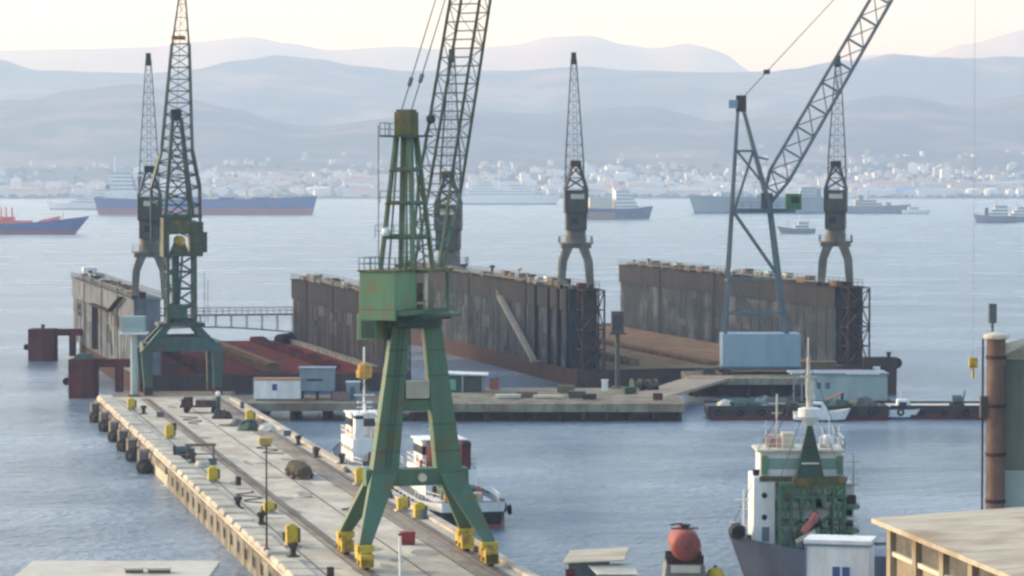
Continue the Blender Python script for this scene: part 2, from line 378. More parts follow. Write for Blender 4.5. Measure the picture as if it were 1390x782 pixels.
for px, k, c in ((505, 4, 1), (480, 3, 0), (35, 4, 1), (1190, 4, 0), (1100, 4, 0), (700, 4, 0), (880, 4, 0), (1270, 4, 0), (545, 3, 0)):
    put_house((px - CX) / F * 5530, 5530, k, c, rng.uniform(-.1, .1))
# the rest of the town: a mass of far houses climbing the lower slopes
for mname, mm, nn, lab in (('town', mat('town_mass_white', (.48, .47, .45), rough=.8), 1300, 'hazy mass of small white houses climbing the lower hills'), ('town', mat('town_mass_cream', (.42, .36, .29), rough=.8), 700, 'hazy mass of small cream houses climbing the lower hills')):
    mbt = MB()
    for i in range(nn):
        px = rng.uniform(-40, 1430); q = fbm(px * 9, 77, .0016, 3)
        Y = 5560 + abs(rng.gauss(0, 1)) * (430 + 500 * max(-.5, q)); X = (px - CX) / F * Y
        if Y > 6750: continue
        if fbm(X, Y, .0032, 3) < -.16: continue
        z = ground_h(X, Y)
        if z < .9: continue
        wd = rng.choice((8, 10, 13, 18, 30) if Y < 6000 else (7, 8, 10, 12)); dp = rng.uniform(8, 14); h = rng.choice((4, 6, 8, 11)); a = rng.uniform(-.5, .5); ca_, sa_ = math.cos(a), math.sin(a)
        c_ = [(X + x * ca_ - y * sa_, Y + x * sa_ + y * ca_) for x, y in ((-wd / 2, -dp / 2), (wd / 2, -dp / 2), (wd / 2, dp / 2), (-wd / 2, dp / 2))]
        mbt.hexa([(x, y, z - 9) for x, y in c_], [(x, y, z + h) for x, y in c_])
    o = mbt.build(mname, mm); o['kind'] = 'stuff'; o['label'] = lab; o['category'] = 'town'
# blue roofed hall
t = thing('warehouse', 'warehouse with a bright blue roof behind the grey patrol ship', 'warehouse', ((1225 - CX) / F * 5600, 5600, 6), 0)
box(-30, 30, -12, 12, -8, 8).build('wall', TOWN[0], t)
MB().add([(-32, -14, 8), (32, -14, 8), (32, 14, 8), (-32, 14, 8), (-32, 0, 15), (32, 0, 15)], [(0, 1, 5, 4), (2, 3, 4, 5), (0, 4, 3), (1, 2, 5), (0, 3, 2, 1)]).build('roof', mat('blue_sheet_roof', (.08, .18, .5), rough=.6), t)
# storage tanks
for i, (px, Y) in enumerate(((425, 5560), (440, 5570), (1320, 5560), (1345, 5580))):
    t = thing('storage_tank', 'white round storage tank with domed top on the far shore', 'tank', ((px - CX) / F * Y, Y, ground_h((px - CX) / F * Y, Y)), 0, 'round white tanks of the far shore')
    MB().lathe([(14, -6), (14, 13)], n=20).build('shell', TOWN[0], t); MB().lathe([(14, 13), (9, 15), (.1, 16)], n=20).build('domed_roof', TOWN[0], t)
# scattered dark scrub / trees of the plain as one mass
tb = MB()
for i in range(900):
    px = rng.uniform(-30, 1420); Y = 5500 + rng.random() ** 1.6 * 900; X = (px - CX) / F * Y; z = ground_h(X, Y)
    if z < .8: continue
    r = rng.uniform(3, 8); h = rng.uniform(3, 7)
    n = 6; vs = []
    for kk, (q, zz) in enumerate(((1, -.5), (1.05, .4), (.5, .95))):
        for j in range(n):
            a = 2 * math.pi * j / n; rr_ = r * q * rng.uniform(.7, 1.25); vs.append((X + rr_ * math.cos(a) * 1.6, Y + rr_ * math.sin(a), z + h * zz * rng.uniform(.8, 1.2)))
    fs = [(k * n + j, k * n + (j + 1) % n, (k + 1) * n + (j + 1) % n, (k + 1) * n + j) for k in range(2) for j in range(n)] + [tuple(2 * n + j for j in range(n))]
    tb.add(vs, fs)
o = tb.build('treeline', mat('far_foliage', (.045, .06, .035), rough=.95)); o['kind'] = 'stuff'; o['label'] = 'dark scattered trees between the far shore houses'; o['category'] = 'trees'

# ------------------------------------------------------------------ pier
PT = .219; PA = math.atan(PT); PU = Vector((-math.sin(PA), math.cos(PA), 0)); PV = Vector((math.cos(PA), math.sin(PA), 0))
PO = Vector((-12.8, 210, 0)); PW = 19.4; PL = 222.0; QZ = 2.5
def PP(a, l, z=QZ): return Vector((PO.x, PO.y, 0)) + PV * a + PU * l + Vector((0, 0, z))
def ploc(px, py, z=QZ):
    p = at(px, py, z); d = p - PO; return d.dot(PV), d.dot(PU)
def yonp(l): return PO.y + l * math.cos(PA)
# pier body, local frame: x across, y along
mb = MB().box(.0, PW, -14, PL, -4, QZ)
pier = struct('pier', mb, M_conc, 'long pale concrete pier with crane rails', loc=(PO.x, PO.y, 0), rz=PA)
# stained side face, 4 cm proud, with drainage niches
mb = MB(); rk0 = random.Random(9)
l = -14
while l < 118:
    e_ = rk0.uniform(0, .05); mb.box(-.13 - e_, .0, l, l + 2.9, -3, 2.2); mb.box(-.11, 0, l + 2.9, l + 5.3, 1.7, 2.2); mb.box(-.11, 0, l + 2.9, l + 5.3, -3, .7); l += 5.3
mb.box(-.34, 0, 118, PL - .5, 1.5, 2.2)
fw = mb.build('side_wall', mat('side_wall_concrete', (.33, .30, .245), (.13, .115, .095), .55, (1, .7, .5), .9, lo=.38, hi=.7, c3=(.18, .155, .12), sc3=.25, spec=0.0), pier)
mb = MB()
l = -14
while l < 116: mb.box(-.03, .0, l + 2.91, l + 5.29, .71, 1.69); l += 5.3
mb.build('drain_recess_shade', M_dark, pier)  # black sheets paint the shade inside the shallow niches
# kerb blocks on the left edge: rounded worn copings
mb = MB(); l = -14; rk = random.Random(3)
while l < PL - 3:
    ln = rk.uniform(3.4, 5.2); mb.hexa([(.0, l, QZ), (2.3, l, QZ), (2.3, l + ln, QZ), (0, l + ln, QZ)], [(.18, l + .25, QZ + .42), (2.1, l + .25, QZ + .38), (2.1, l + ln - .25, QZ + .38), (.18, l + ln - .25, QZ + .42)]); l += ln + rk.choice((.12, .12, .9, 1.6))
mb.build('coping', M_conc, pier, bevel=.12)
mb = MB(); l = -14
while l < PL - 12:
    ln = rk.uniform(5, 8); mb.box(PW - 1.0, PW - .06, l, l + ln, QZ, QZ + .3); l += ln + .2
mb.build('coping', M_conc, pier, bevel=.08)
RA = 6.65; RB = 16.9
M_bed = mat('rail_bed_concrete', (.36, .31, .24), (.20, .17, .135), .6, (1, .3, 1), .9, spec=0.0)
for rc in (RA, RB):
    g = MB().box(rc - .65, rc - .55, -14, PL - 4, QZ + .004, QZ + .02).box(rc + .55, rc + .65, -14, PL - 4, QZ + .004, QZ + .02).box(rc - .07, rc + .07, -14, PL - 4, QZ + .004, QZ + .16)
    g.build('crane_rail', M_rail, pier)
    box(rc - .54, rc - .08, -14, PL - 4, QZ + .002, QZ + .012).build('rail_bed', M_bed, pier); box(rc + .08, rc + .54, -14, PL - 4, QZ + .002, QZ + .012).build('rail_bed', M_bed, pier)
for rc in (11.2, 3.2, 14.8):
    box(rc - .05, rc + .05, -14, PL - 6, QZ + .004, QZ + .05).build('track_rail', M_rail, pier)
# rust-dirty strip between right rail and edge
box(15.0, 16.2, -14, PL - 10, QZ + .002, QZ + .008).build('worn_strip', M_bed, pier)

l = -10
while l < PL - 8: box(2.4, PW - 1.1, l, l + .06, QZ + .001, QZ + .003).build('expansion_joint', M_rail, pier); l += rk.choice((9.5, 11, 12.5))
M_stain = mat('oil_stained_concrete', (.33, .295, .235), (.16, .145, .12), .8, (1, 1, 1), .8)
for k in range(44):
    x = rk.uniform(2.8, 15.8); y = rk.uniform(0, PL - 20); a_ = rk.uniform(.4, 1.5); b_ = rk.uniform(.6, 3.2); n = 14
    poly = [(x + a_ * math.cos(2 * math.pi * j / n) * rk.uniform(.65, 1.2), y + b_ * math.sin(2 * math.pi * j / n) * rk.uniform(.65, 1.2)) for j in range(n)]
    MB().prism(poly, QZ + .001, QZ + .0035).build('oil_stain', M_stain, pier)
# hoses and rope ends lying about
for k, (x, y, m__, lab) in enumerate(((12.9, 60, M_dark, 'black hose snaking on the pier beside the big crane'), (4.6, 76, M_dark, 'black hose lying between the left coping and the rail, near the lamp post'), (13.2, 128, M_rustd, 'rusty cable lying on the pier beyond the covered trailer'), (9.2, 172, M_dark, 'dark hose lying across the far half of the pier'))):
    mb = MB(); prev = None; rh = random.Random(k)
    for j in range(26):
        q_p = Vector((x + 1.1 * math.sin(j * .55 + k) + rh.uniform(-.15, .15), y + j * .5, QZ + .06))
        if prev: mb.tube(prev, q_p, .055, 6)
        prev = q_p
    tag(mb.build('hose', m__, loc=(PO.x, PO.y, 0), rz=PA), lab, 'hose')
# small gear along both copings
for k in range(16):
    left = k % 2 == 0; x = rk.uniform(2.6, 5.6) if left else rk.uniform(17.7, 18.2); y = 24 + k * 11.6 + rk.uniform(-3, 3); p_ = PP(x, y); kd = k % 3
    side = 'left' if left else 'right'
    if kd == 0:
        t = thing('steel_drum', f'{["rusty", "blue grey"][k % 2]} oil drum on the {side} margin of the pier', 'drum', p_, PA)
        MB().lathe([(.3, 0), (.3, .3), (.32, .31), (.3, .33), (.3, .58), (.32, .6), (.3, .62), (.3, .9)], n=14).build('drum_body', M_rustd if k % 2 == 0 else M_bluegr, t); MB().lathe([(.27, .9), (.27, .92)], n=12).build('drum_lid', M_rail, t)
    elif kd == 1:
        t = thing('timber_baulk', f'weathered timber baulk lying along the {side} margin of the pier', 'timber', p_, PA + rk.uniform(-.2, .2))
        MB().box(-.16, .16, -1.8, 1.8, .06, .36).build('beam', M_wood, t); MB().box(-.3, .3, -1.2, -1.05, 0, .06).box(-.3, .3, 1.05, 1.2, 0, .06).build('packing', M_rustd, t)
    else:
        t = thing('gear_box', f'small grey gear box on the {side} margin of the pier', 'gear box', p_, PA + rk.uniform(-.3, .3))
        MB().box(-.45, .45, -.35, .35, .05, .6).build('body', M_bluegr, t, bevel=.02); MB().box(-.48, .48, -.38, .38, .6, .66).build('lid', M_rustd, t)
    t['group'] = f'loose gear on the {side} margin of the pier'
    seen_ = globals().setdefault('PLACES', [])
    seen_.append((y, t))
ORD = ['nearest', 'second', 'third', 'fourth', 'fifth', 'sixth', 'seventh', 'eighth']
for kind_, word in (('steel_drum', 'oil drum'), ('timber_baulk', 'weathered timber baulk'), ('gear_box', 'small grey gear box')):
    for side in ('left', 'right'):
        ls = sorted([(y, t) for y, t in PLACES if t.name.split('.')[0] == kind_ and side in t['group']], key=lambda q: q[0])
        for j, (y, t) in enumerate(ls): t['label'] = f'{word} on the {side} margin of the pier, {ORD[j]} one from the camera'
# fenders on left side, far part
fend = None
for i, (px, py) in enumerate(((137, 548), (148, 560), (160, 573), (172, 585), (184, 597), (206, 612))):
    a, l = ploc(px, py)
    if fend is None:
        fend = thing('barrel_fender', '', 'fender')
        MB().lathe([(.35, -2.0), (.68, -1.7), (.8, 0), (.68, 1.7), (.35, 2.0)], n=14, axis='y').build('fender_body', M_dark, fend, smooth=True)
        MB().torus((0, -1.2, 0), .78, .1).torus((0, 1.2, 0), .78, .1).torus((0, 0, 0), .85, .1).build('tyre_net', M_rustd, fend, smooth=True)
        MB().beam((.3, -1.9, .3), (.75, -1.9, 2.1), .1).beam((.3, 1.9, .3), (.75, 1.9, 2.1), .1).build('chain', M_rustd, fend)
        o = fend
    else: o = copy_tree(fend)
    o['group'] = 'barrel fenders along the far pier side'
    o['label'] = 'black barrel fender floating against the left side of the pier, ' + ['farthest of six', 'second from the pier end', 'third from the pier end', 'fourth from the pier end', 'fifth from the pier end', 'nearest of six'][i]
    p = PP(-1.0, l, .55); o.location = p; o.rotation_euler = (0, 0, PA)
    # concrete corbel beside each fender
    MB().box(-1.4, 0, l + 2.6, l + 5.2, -1, 2.3).build('corbel', M_concd, pier, bevel=.1)

# yellow mooring boxes
YB = [(178, 557, 1.5, 'farthest yellow mooring post box at the pier end beside the red dolphin'), (230, 596, 1.6, 'yellow mooring post box with dark right flank, second from the pier end on the left'),
      (289, 655, 1.5, 'yellow mooring post box beside the grey trestle on the left of the pier'), (396, 742, 1.75, 'nearest yellow mooring post box, left of the big crane foot')]
def ybox(px, py, h, lab, group):
    a, l = ploc(px, py)
    t = thing('mooring_box', lab, 'mooring box', PP(a, l), PA, group); t.scale = (.88, .88, .92)
    MB().box(-.56, .56, -.52, .52, .2, h * 1.15).build('housing', M_yellow, t, bevel=.08)
    MB().box(-.8, .8, -.7, .7, 0, .2).build('base', M_conc, t)
    MB().box(.56, .82, -.36, .36, .4, h).build('motor', M_olive, t, bevel=.05)
    MB().box(-.3, .3, -.545, -.52, .45, h * .75).build('hatch', M_yellow, t); MB().box(-.26, -.18, -.56, -.545, h * .5, h * .6).build('handle', M_rustd, t); MB().lathe([(.34, h * 1.15), (.34, h * 1.15 + .1), (.2, h * 1.15 + .16)], n=10).build('capstan_head', M_yellow, t)
for a in YB: ybox(*a, 'yellow mooring boxes on the pier')
for px, py, h, lab in ((339, 574, 1.5, 'yellow mooring post box on the right pier edge near the white cabin'), (489, 658, 1.6, 'yellow mooring post box behind the left leg of the big crane'), (546, 694, 1.2, 'small yellow mooring post box on the right edge seen through the big crane legs'), (569, 704, 1.35, 'yellow and orange mooring post box on the right edge under the big crane'), (365, 697, 1.0, 'low yellow mooring post box beside the thin lamp post')):
    ybox(px, py, h, lab, 'yellow mooring boxes on the pier')
# bollards
bol = None
BL = [(323, 690, 'dark iron bollard on the left coping between two yellow boxes'), (355, 712, 'dark iron bollard on the left coping just behind the lamp post'), (398, 762, 'dark iron bollard on the left coping nearest the camera'), (430, 621, 'black bollard on the right pier edge left of the white tug'),
      (464, 633, 'black bollard on the right pier edge beside the white tug'), (262, 628, 'dark iron bollard on the left coping beside the grey trestle'), (195, 562, 'dark iron bollard near the far end of the left coping'), (405, 604, 'black bollard on the right pier edge behind the tarpaulin heap'), (668, 762, 'black bollard beside the right foot of the big crane')]
for px, py, lab in BL:
    a, l = ploc(px, py)
    if bol is None:
        bol = thing('bollard', lab, 'bollard'); MB().lathe([(.42, 0), (.42, .1), (.26, .16), (.24, .6), (.34, .8), (.44, .95), (.40, 1.1), (.1, 1.18)], n=14).build('post', M_rustd, bol, smooth=True)
        MB().box(-.55, .55, -.55, .55, 0, .08).build('base_plate', M_rail, bol); o = bol
    else: o = copy_tree(bol)
    o.location = PP(a, l, QZ + (.40 if a < 2.2 else .3 if a > PW - 1.1 else .005)); o.rotation_euler = (0, 0, PA); o['label'] = lab; o['group'] = 'bollards along the pier'
# lamp post on left
a, l = ploc(362, 752)
t = thing('lamp_post', 'thin rusty lamp post with a yellow lamp head on the left side of the pier', 'lamp post', PP(a, l), PA)
MB().tube((0, 0, 0), (0, 0, 9.4), .09, 8, .06).build('pole', M_rustd, t); MB().box(-.25, .25, -.25, .25, 0, .5).build('base', M_concd, t)
MB().box(-.65, .45, -.35, .35, 9.3, 9.85).box(-.5, .3, -.25, .25, 9.15, 9.3).build('lamp_head', mat('faded_yellow_lamp', (.55, .40, .12), (.42, .3, .1), 2), t, bevel=.06)
# white pole
a, l = ploc(543, 797)
t = thing('white_pole', 'plain white pole standing in the middle of the pier before the red crate', 'pole', PP(a, l), PA)
MB().tube((0, 0, 0), (0, 0, 4.0), .1, 10).build('pole', M_white, t); MB().lathe([(.1, 4.0), (.16, 4.02), (.16, 4.12), (.02, 4.2)], n=10).build('cap', M_rustd, t); MB().box(-.2, .2, -.2, .2, 0, .12).build('base_plate', M_concd, t)
# red box
a, l = ploc(553, 739)
t = thing('red_crate', 'red metal crate on the pier between the big crane feet', 'crate', PP(a, l), PA)
MB().box(-.6, .6, -.5, .5, .08, 1.05).build('body', M_redbox, t, bevel=.03); MB().box(-.64, .64, -.54, .54, 1.05, 1.13).build('lid', M_redbox, t); MB().box(-.5, -.3, -.45, .45, 0, .08).box(.3, .5, -.45, .45, 0, .08).build('skid', M_wood, t)
# trestle and machine
a, l = ploc(272, 624)
t = thing('work_trestle', 'grey steel trestle with a brown plank top on the left of the pier', 'trestle', PP(a, l), PA)
MB().box(-1.7, 1.7, -.5, .5, 1.55, 1.8).build('plank_top', M_wood, t)
for sx in (-1.5, 1.5):
    for sy in (-.4, .4): MB().beam((sx, sy, 0), (sx, sy, 1.55), .12).build('leg', M_bluegr, t)
MB().box(-1.4, 1.4, -.35, .35, .6, .7).build('shelf', M_bluegr, t)
a, l = ploc(246, 622)
t = thing('winch', 'dark blue grey winch beside the plank trestle on the left coping', 'winch', PP(a, l), PA)
MB().box(-1.0, 1.0, -.8, .8, 0, .3).build('base_frame', M_rustd, t); MB().tube((-.8, 0, .9), (.8, 0, .9), .5, 14).build('drum', M_bluegr, t); MB().torus((-.8, 0, .9), .55, .09, axis='x').torus((.8, 0, .9), .55, .09, axis='x').build('drum_flange', M_rustd, t); MB().box(.9, 1.5, -.4, .4, .3, 1.1).build('motor', M_bluegr, t)
# stacked light scraps near the trestle
a, l = ploc(275, 634)
t = thing('cable_coil', 'pale coil of mooring rope in front of the trestle', 'rope coil', PP(a, l), PA)
mbc = MB()
for k in range(4): mbc.torus((0, 0, .1 + .16 * k), .75 - .04 * k, .1, axis='z')
mbc.build('rope', M_cream, t, smooth=True)
# tarpaulin heap (vehicle under cover) right side
a, l = ploc(410, 647)
t = thing('covered_trailer', 'long trailer under a brown green tarpaulin by the right pier rail', 'trailer', PP(a - .3, l), PA)
mb = MB(); prof = [(-1.0, .5), (-1.05, 1.0), (-.8, 1.45), (-.2, 1.65), (.5, 1.55), (.95, 1.15), (1.05, .5)]
n = 9; vs = []
for i in range(n):
    y = -3.6 + 7.2 * i / (n - 1); kk = 1 - .25 * (abs(i - 4) / 4) ** 3
    for (x, z) in prof: vs.append((x * kk + rng.uniform(-.08, .08), y, .5 + (z - .5) * kk + rng.uniform(-.1, .1)))
fs = [(i * 7 + j, i * 7 + j + 1, (i + 1) * 7 + j + 1, (i + 1) * 7 + j) for i in range(n - 1) for j in range(6)] + [tuple(range(7)), tuple((n - 1) * 7 + j for j in range(7))]
mb.add(vs, fs).build('tarpaulin', M_tarp, t)
MB().box(-1.1, 1.1, -3.7, 3.7, .4, .52).build('bed', M_rustd, t)
for y in (-2.2, 1.4, 2.4):
    for x in (-.95, .95): MB().tube((x - .14, y, .4), (x + .14, y, .4), .4, 14).build('wheel', M_dark, t)
# dark truck near the far end
a, l = ploc(273, 560)
t = thing('truck', 'small dark red flatbed truck parked near the far end of the pier', 'truck', PP(a, l), PA + R(80))
MB().box(-1.0, 1.0, -2.6, 1.0, .75, .95).build('flatbed', M_rustd, t); MB().box(-.98, .98, -2.5, .7, .95, 1.7).build('load', mat('dark_maroon_load', (.06, .035, .04), (.12, .07, .06), 2), t)
MB().hexa([(-1, 1.1, .7), (1, 1.1, .7), (1, 2.9, .7), (-1, 2.9, .7)], [(-.9, 1.15, 2.1), (.9, 1.15, 2.1), (.9, 2.3, 2.1), (-.9, 2.3, 2.1)]).build('cab', M_rustd, t, bevel=.06)
MB().box(-.8, .8, 2.52, 2.62, 1.4, 1.9).build('windscreen', M_glass, t)
for y in (-1.8, 1.9):
    for x in (-.9, .9): MB().tube((x - .14, y, .42), (x + .14, y, .42), .42, 14).build('wheel', M_dark, t)
# green hydrant mast with white lamp
a, l = ploc(296, 561)
t = thing('beacon_post', 'green post with a white lamp on top beside the dark truck', 'beacon', PP(a, l), PA)
MB().lathe([(.55, 0), (.55, .4), (.32, .6), (.32, 2.2), (.4, 2.3)], n=12).build('post', M_greend, t); MB().lathe([(.18, 2.3), (.34, 2.5), (.34, 2.85), (.1, 3.0)], n=12).build('lamp', M_white, t)
# heaps of gear near right far edge
for i, (px, py, rr_, m_, lab) in enumerate(((302, 568, 1.1, M_rustd, 'dark heap of rusty chain beside the green beacon post'), (338, 584, 1.3, M_greend, 'dark green net heap below the right yellow box at the far end'), (363, 585, 1.0, M_cream, 'pale sack heap on the right pier edge by the white cabin'), (322, 578, .9, M_concd, 'grey rubble heap near the right edge of the pier'))):
    a, l = ploc(px, py); mb = MB(); n = 12; vs = []
    for k, (q, zz) in enumerate(((1.25, 0), (1.1, .35), (.7, .75), (.2, .95))):
        for j in range(n): an = 2 * math.pi * j / n; s_ = rr_ * q * rng.uniform(.8, 1.2); vs.append((s_ * math.cos(an), s_ * math.sin(an), max(0, zz * rr_ * rng.uniform(.8, 1.2))))
    mb.add(vs, [(k * n + j, k * n + (j + 1) % n, (k + 1) * n + (j + 1) % n, (k + 1) * n + j) for k in range(3) for j in range(n)] + [tuple(range(3 * n, 4 * n)), tuple(range(n))])
    tag(mb.build('gear_heap', m_, loc=PP(a, l, QZ + .005)), lab, 'heap')
# pallets
a, l = ploc(313, 578)
t = thing('pallet', 'grey wooden pallet lying flat on the pier near the truck', 'pallet', PP(a, l), PA + .5)
mb = MB()
for k in range(6): mb.box(-1.2, 1.2, -.9 + .32 * k, -.9 + .32 * k + .22, .14, .2)
mb.build('deck_board', M_concd, t)
MB().box(-1.2, -1.05, -.9, .9, 0, .14).box(-.07, .07, -.9, .9, 0, .14).box(1.05, 1.2, -.9, .9, 0, .14).build('bearer', M_wood, t)
# tyres hung on right edge
tyre = None
for i, (px, py) in enumerate(((447, 628), (505, 668), (610, 722), (640, 742), (682, 768))):
    a, l = ploc(px, py)
    mb = MB().torus((0, 0, 0), .42, .2, axis='x')
    if tyre is None: tyre = mb.build('tyre_fender', M_dark, smooth=True); o = tyre
    else: o = tyre.copy(); COL.objects.link(o)
    o.location = PP(PW + .22, l, 1.7); o.rotation_euler = (0, 0, PA); tag(o, 'black tyre fender hung on the right side of the pier, ' + ['farthest one', 'behind the big crane', 'level with the tug stern', 'just behind the crane foot', 'nearest one'][i], 'tyre', 'tyre fenders on the right pier side')

# ------------------------------------------------------------------ big green crane (near)
c = at(562, 762, QZ); ca, cl = ploc(562, 762); ca = (RA + RB) / 2
G = (RB - RA) / 2
cr = thing('portal_crane', 'large green portal crane with a lattice jib straddling the pier in the foreground', 'crane', PP(ca, cl, QZ), PA)
BY = 4.9
for sx in (-1, 1):
    for sy in (-1, 1):
        bg_ = MB().box(sx * G - .55, sx * G + .55, sy * BY - 1.4, sy * BY - .18, .45, 1.45).box(sx * G - .55, sx * G + .55, sy * BY + .18, sy * BY + 1.4, .45, 1.45).box(sx * G - .45, sx * G + .45, sy * BY - 1.1, sy * BY + 1.1, 1.45, 1.7).box(sx * G - .7, sx * G + .7, sy * BY - .75, sy * BY + .75, 1.6, 2.1).build('bogie', M_yellow, cr, bevel=.06)
        for k in (-.75, .75):
            MB().tube((sx * G - .22, sy * BY + k, .52), (sx * G + .22, sy * BY + k, .52), .36, 14).tube((sx * G - .62, sy * BY + k, .75), (sx * G + .62, sy * BY + k, .75), .2, 10).build('wheel', M_rustd, bg_)
        MB().box(sx * G - .5, sx * G + .5, sy * (BY + 1.25) - .15, sy * (BY + 1.25) + .15, .4, 1.2).build('buffer', M_orange if sx < 0 else M_olive, bg_)
        MB().leg((sx * G, sy * BY, 2.08), (sx * 2.8, sy * .62, 7.4), 1.0, .85, 2.1, 1.1).build('leg', M_green, cr)
    MB().leg((sx * 2.75, 0, 7.0), (sx * 1.3, 0, 19.6), 2.2, 2.0, 1.45, 1.5).build('upper_leg', M_green, cr)
MB().box(-4.3, 4.3, -.85, .85, 6.35, 7.75).build('cross_beam', M_green, cr, bevel=.05)
MB().box(-2.2, 2.2, -.7, .7, 12.55, 13.45).build('cross_beam', M_green, cr, bevel=.05)
MB().lathe([(.35, 6.9 - .35), (.35, 7.25)], n=12, axis='y').build('hub_plate', M_cream, cr).location = (.35, -7.85, 7.05)
# cream louvred panel
pn = MB().box(-.95, .95, -.98, -.86, 13.6, 15.05).build('louvre_panel', M_cream, cr)
mb = MB()
for k in range(9): mb.box(-.85 + k * .2, -.83 + k * .2 + .02, -1.0, -.98, 13.7, 14.95)
for k in range(6): mb.box(-.9, .9, -1.005, -.981, 13.75 + k * .22, 13.78 + k * .22)
mb.build('louvre', M_concd, pn)
MB().box(-.9, .9, -.86, .7, 13.5, 15.0).build('cable_drum_box', M_greend, cr)
# turntable
MB().lathe([(2.0, 19.4), (2.2, 19.6), (2.2, 20.1), (3.0, 20.15), (3.0, 20.4)], n=24).build('turntable', M_greend, cr)
MB().box(-3.6, 3.4, -2.6, 2.2, 20.4, 20.62).build('platform', M_green, cr)
# ladder
mb = MB()
for y in (-.3, .3): mb.beam((-5.3, -4 + y * 0 + .2, 2), (-3.4, -.9, 7.2), .07)
mb.lattice([(-2.75, -1.15, 7.8), (-2.35, -1.15, 7.8)], [(-1.5, -.85, 19.4), (-1.1, -.85, 19.4)], 26, .05, .04, faces=(0,), mode=None)
mb.build('ladder', M_greend, cr)
for sx in (-1, 1):
    for zz in (9.2, 11.4, 15.4, 17.5): 
        kx = sx * (2.75 + (1.3 - 2.75) * (zz - 7) / 12.6); kw = (2.2 + (1.45 - 2.2) * (zz - 7) / 12.6) / 2 + .02; kd = (2.0 - .5 * (zz - 7) / 12.6) / 2 + .02
        box(kx - kw, kx + kw, -kd, kd, zz, zz + .07).build('plate_seam', M_greend, cr)
# revolving superstructure, own azimuth
AZ = R(-25.5) - PA
sup = MB().box(-1.9, 1.9, -5.6, 2.4, 20.62, 21.0).build('slewing_frame', M_green, cr, rz=0); sup.rotation_euler = (0, 0, AZ)
def supart(mb, name, m, **k):
    o = mb.build(name, m, cr, **k); o.rotation_euler = (0, 0, AZ); return o
mh = supart(MB().box(-2.1, 1.2, -5.9, -2.1, 21.0, 24.1).box(-2.1, 1.2, -5.95, -5.6, 20.2, 21.0), 'machine_house', M_greenl, bevel=.06)
MB().box(-2.2, 1.3, -6.0, -2.0, 24.1, 24.25).build('roof', M_olive, mh)
supart(MB().box(-2.5, 2.2, -2.3, 2.4, 23.95, 24.25), 'upper_frame', M_olive)
supart(MB().box(-1.5, 1.5, -1.6, .4, 21.0, 21.35).tube((-1.4, -.6, 22.3), (1.4, -.6, 22.3), .75, 16).box(-1.7, -1.4, -1.3, .2, 21.3, 23.3).box(1.4, 1.7, -1.3, .2, 21.3, 23.3), 'hoist_winch', mat('winch_tan', (.25, .20, .12), (.15, .12, .08), 1.5))
for x in (-1.8, 1.9):
    for y in (-1.9, 2.1): supart(MB().box(x - .12, x + .12, y - .12, y + .12, 21, 23.95), 'post', M_cream if x > 0 and y < 0 else M_green)
cab = supart(MB().box(-3.9, -2.15, -3.0, -.6, 18.4, 20.55), 'cab', M_greenl, bevel=.06)
MB().box(-3.45, -2.25, -3.05, -3.0, 18.55, 20.0).build('window', M_greend, cab); MB().box(-3.95, -3.9, -2.7, -.9, 19.2, 20.2).build('window', M_glass, cab)
supart(MB().railing([(-3.4, -2.4, 20.62), (3.2, -2.4, 20.62), (3.2, 2, 20.62)], 1.1, 1.1, .05), 'handrail', M_green)
# A-frame tower
bq = [(-1.5, -3.3, 24.25), (1.5, -3.3, 24.25), (1.5, .2, 24.25), (-1.5, .2, 24.25)]
tq = [(-.62, -2.2, 35.2), (.62, -2.2, 35.2), (.62, -1.0, 35.2), (-.62, -1.0, 35.2)]
supart(MB().lattice(bq, tq, 4, .30, .22, mode=None).lattice([(-.8, -3.2, 24.25), (.8, -3.2, 24.25), (.8, .1, 24.25), (-.8, .1, 24.25)], [(-.4, -2.2, 35.2), (.4, -2.2, 35.2), (.4, -1, 35.2), (-.4, -1, 35.2)], 4, .12, .07, mode=None), 'tower_frame', M_green)
supart(MB().railing([(-2.1, -5.9, 24.25), (1.2, -5.9, 24.25), (1.2, -2.2, 24.25)], 1.0, 1, .05).railing([(-2.1, -5.9, 24.25), (-2.1, -2.2, 24.25)], 1, 1, .05), 'handrail', M_greend)
supart(MB().lattice([(-.55, -1.8, 24.25), (.45, -1.8, 24.25), (.45, -1.0, 24.25), (-.55, -1.0, 24.25)], [(-.3, -1.8, 35), (.4, -1.8, 35), (.4, -1.2, 35), (-.3, -1.2, 35)], 16, .07, .05, mode=None), 'ladder_shaft', M_green)
supart(MB().box(-1.45, 1.35, -3.2, .1, 26.7, 26.9).box(-1.25, 1.15, -3.0, -.2, 29.5, 29.66).box(-1.0, .95, -2.8, -.5, 32.2, 32.34), 'gallery', M_greend)
supart(MB().railing([(-1.9, -3.5, 26.86), (1.6, -3.5, 26.86)], 1, 1, .05).railing([(-1.6, -3.2, 29.62), (1.5, -3.2, 29.62)], 1, 1, .05), 'handrail', M_green)
supart(MB().lathe([(.24, -.1), (.38, .15), (.3, .45), (.05, .6)], c=(-1.0, -3.3), n=10), 'floodlight', M_white).location = (0, 0, 27.1)
supart(MB().box(-1.75, 1.75, -3.0, -.2, 35.05, 35.2), 'gallery', M_greend)
supart(MB().railing([(-1.7, -3, 35.2), (-1.7, -.3, 35.2)], 1, 1, .05).railing([(-1.7, -3, 35.2), (-.9, -3, 35.2)], 1, 1, .05).beam((-1.85, -3, 24.5), (-1.85, -3, 36), .06), 'handrail', M_lat)
supart(MB().box(-.75, .75, -2.35, -.85, 35.2, 37.1).box(-.65, .65, -2.2, -1.0, 37.1, 37.3), 'sheave_house', M_olive, bevel=.05)
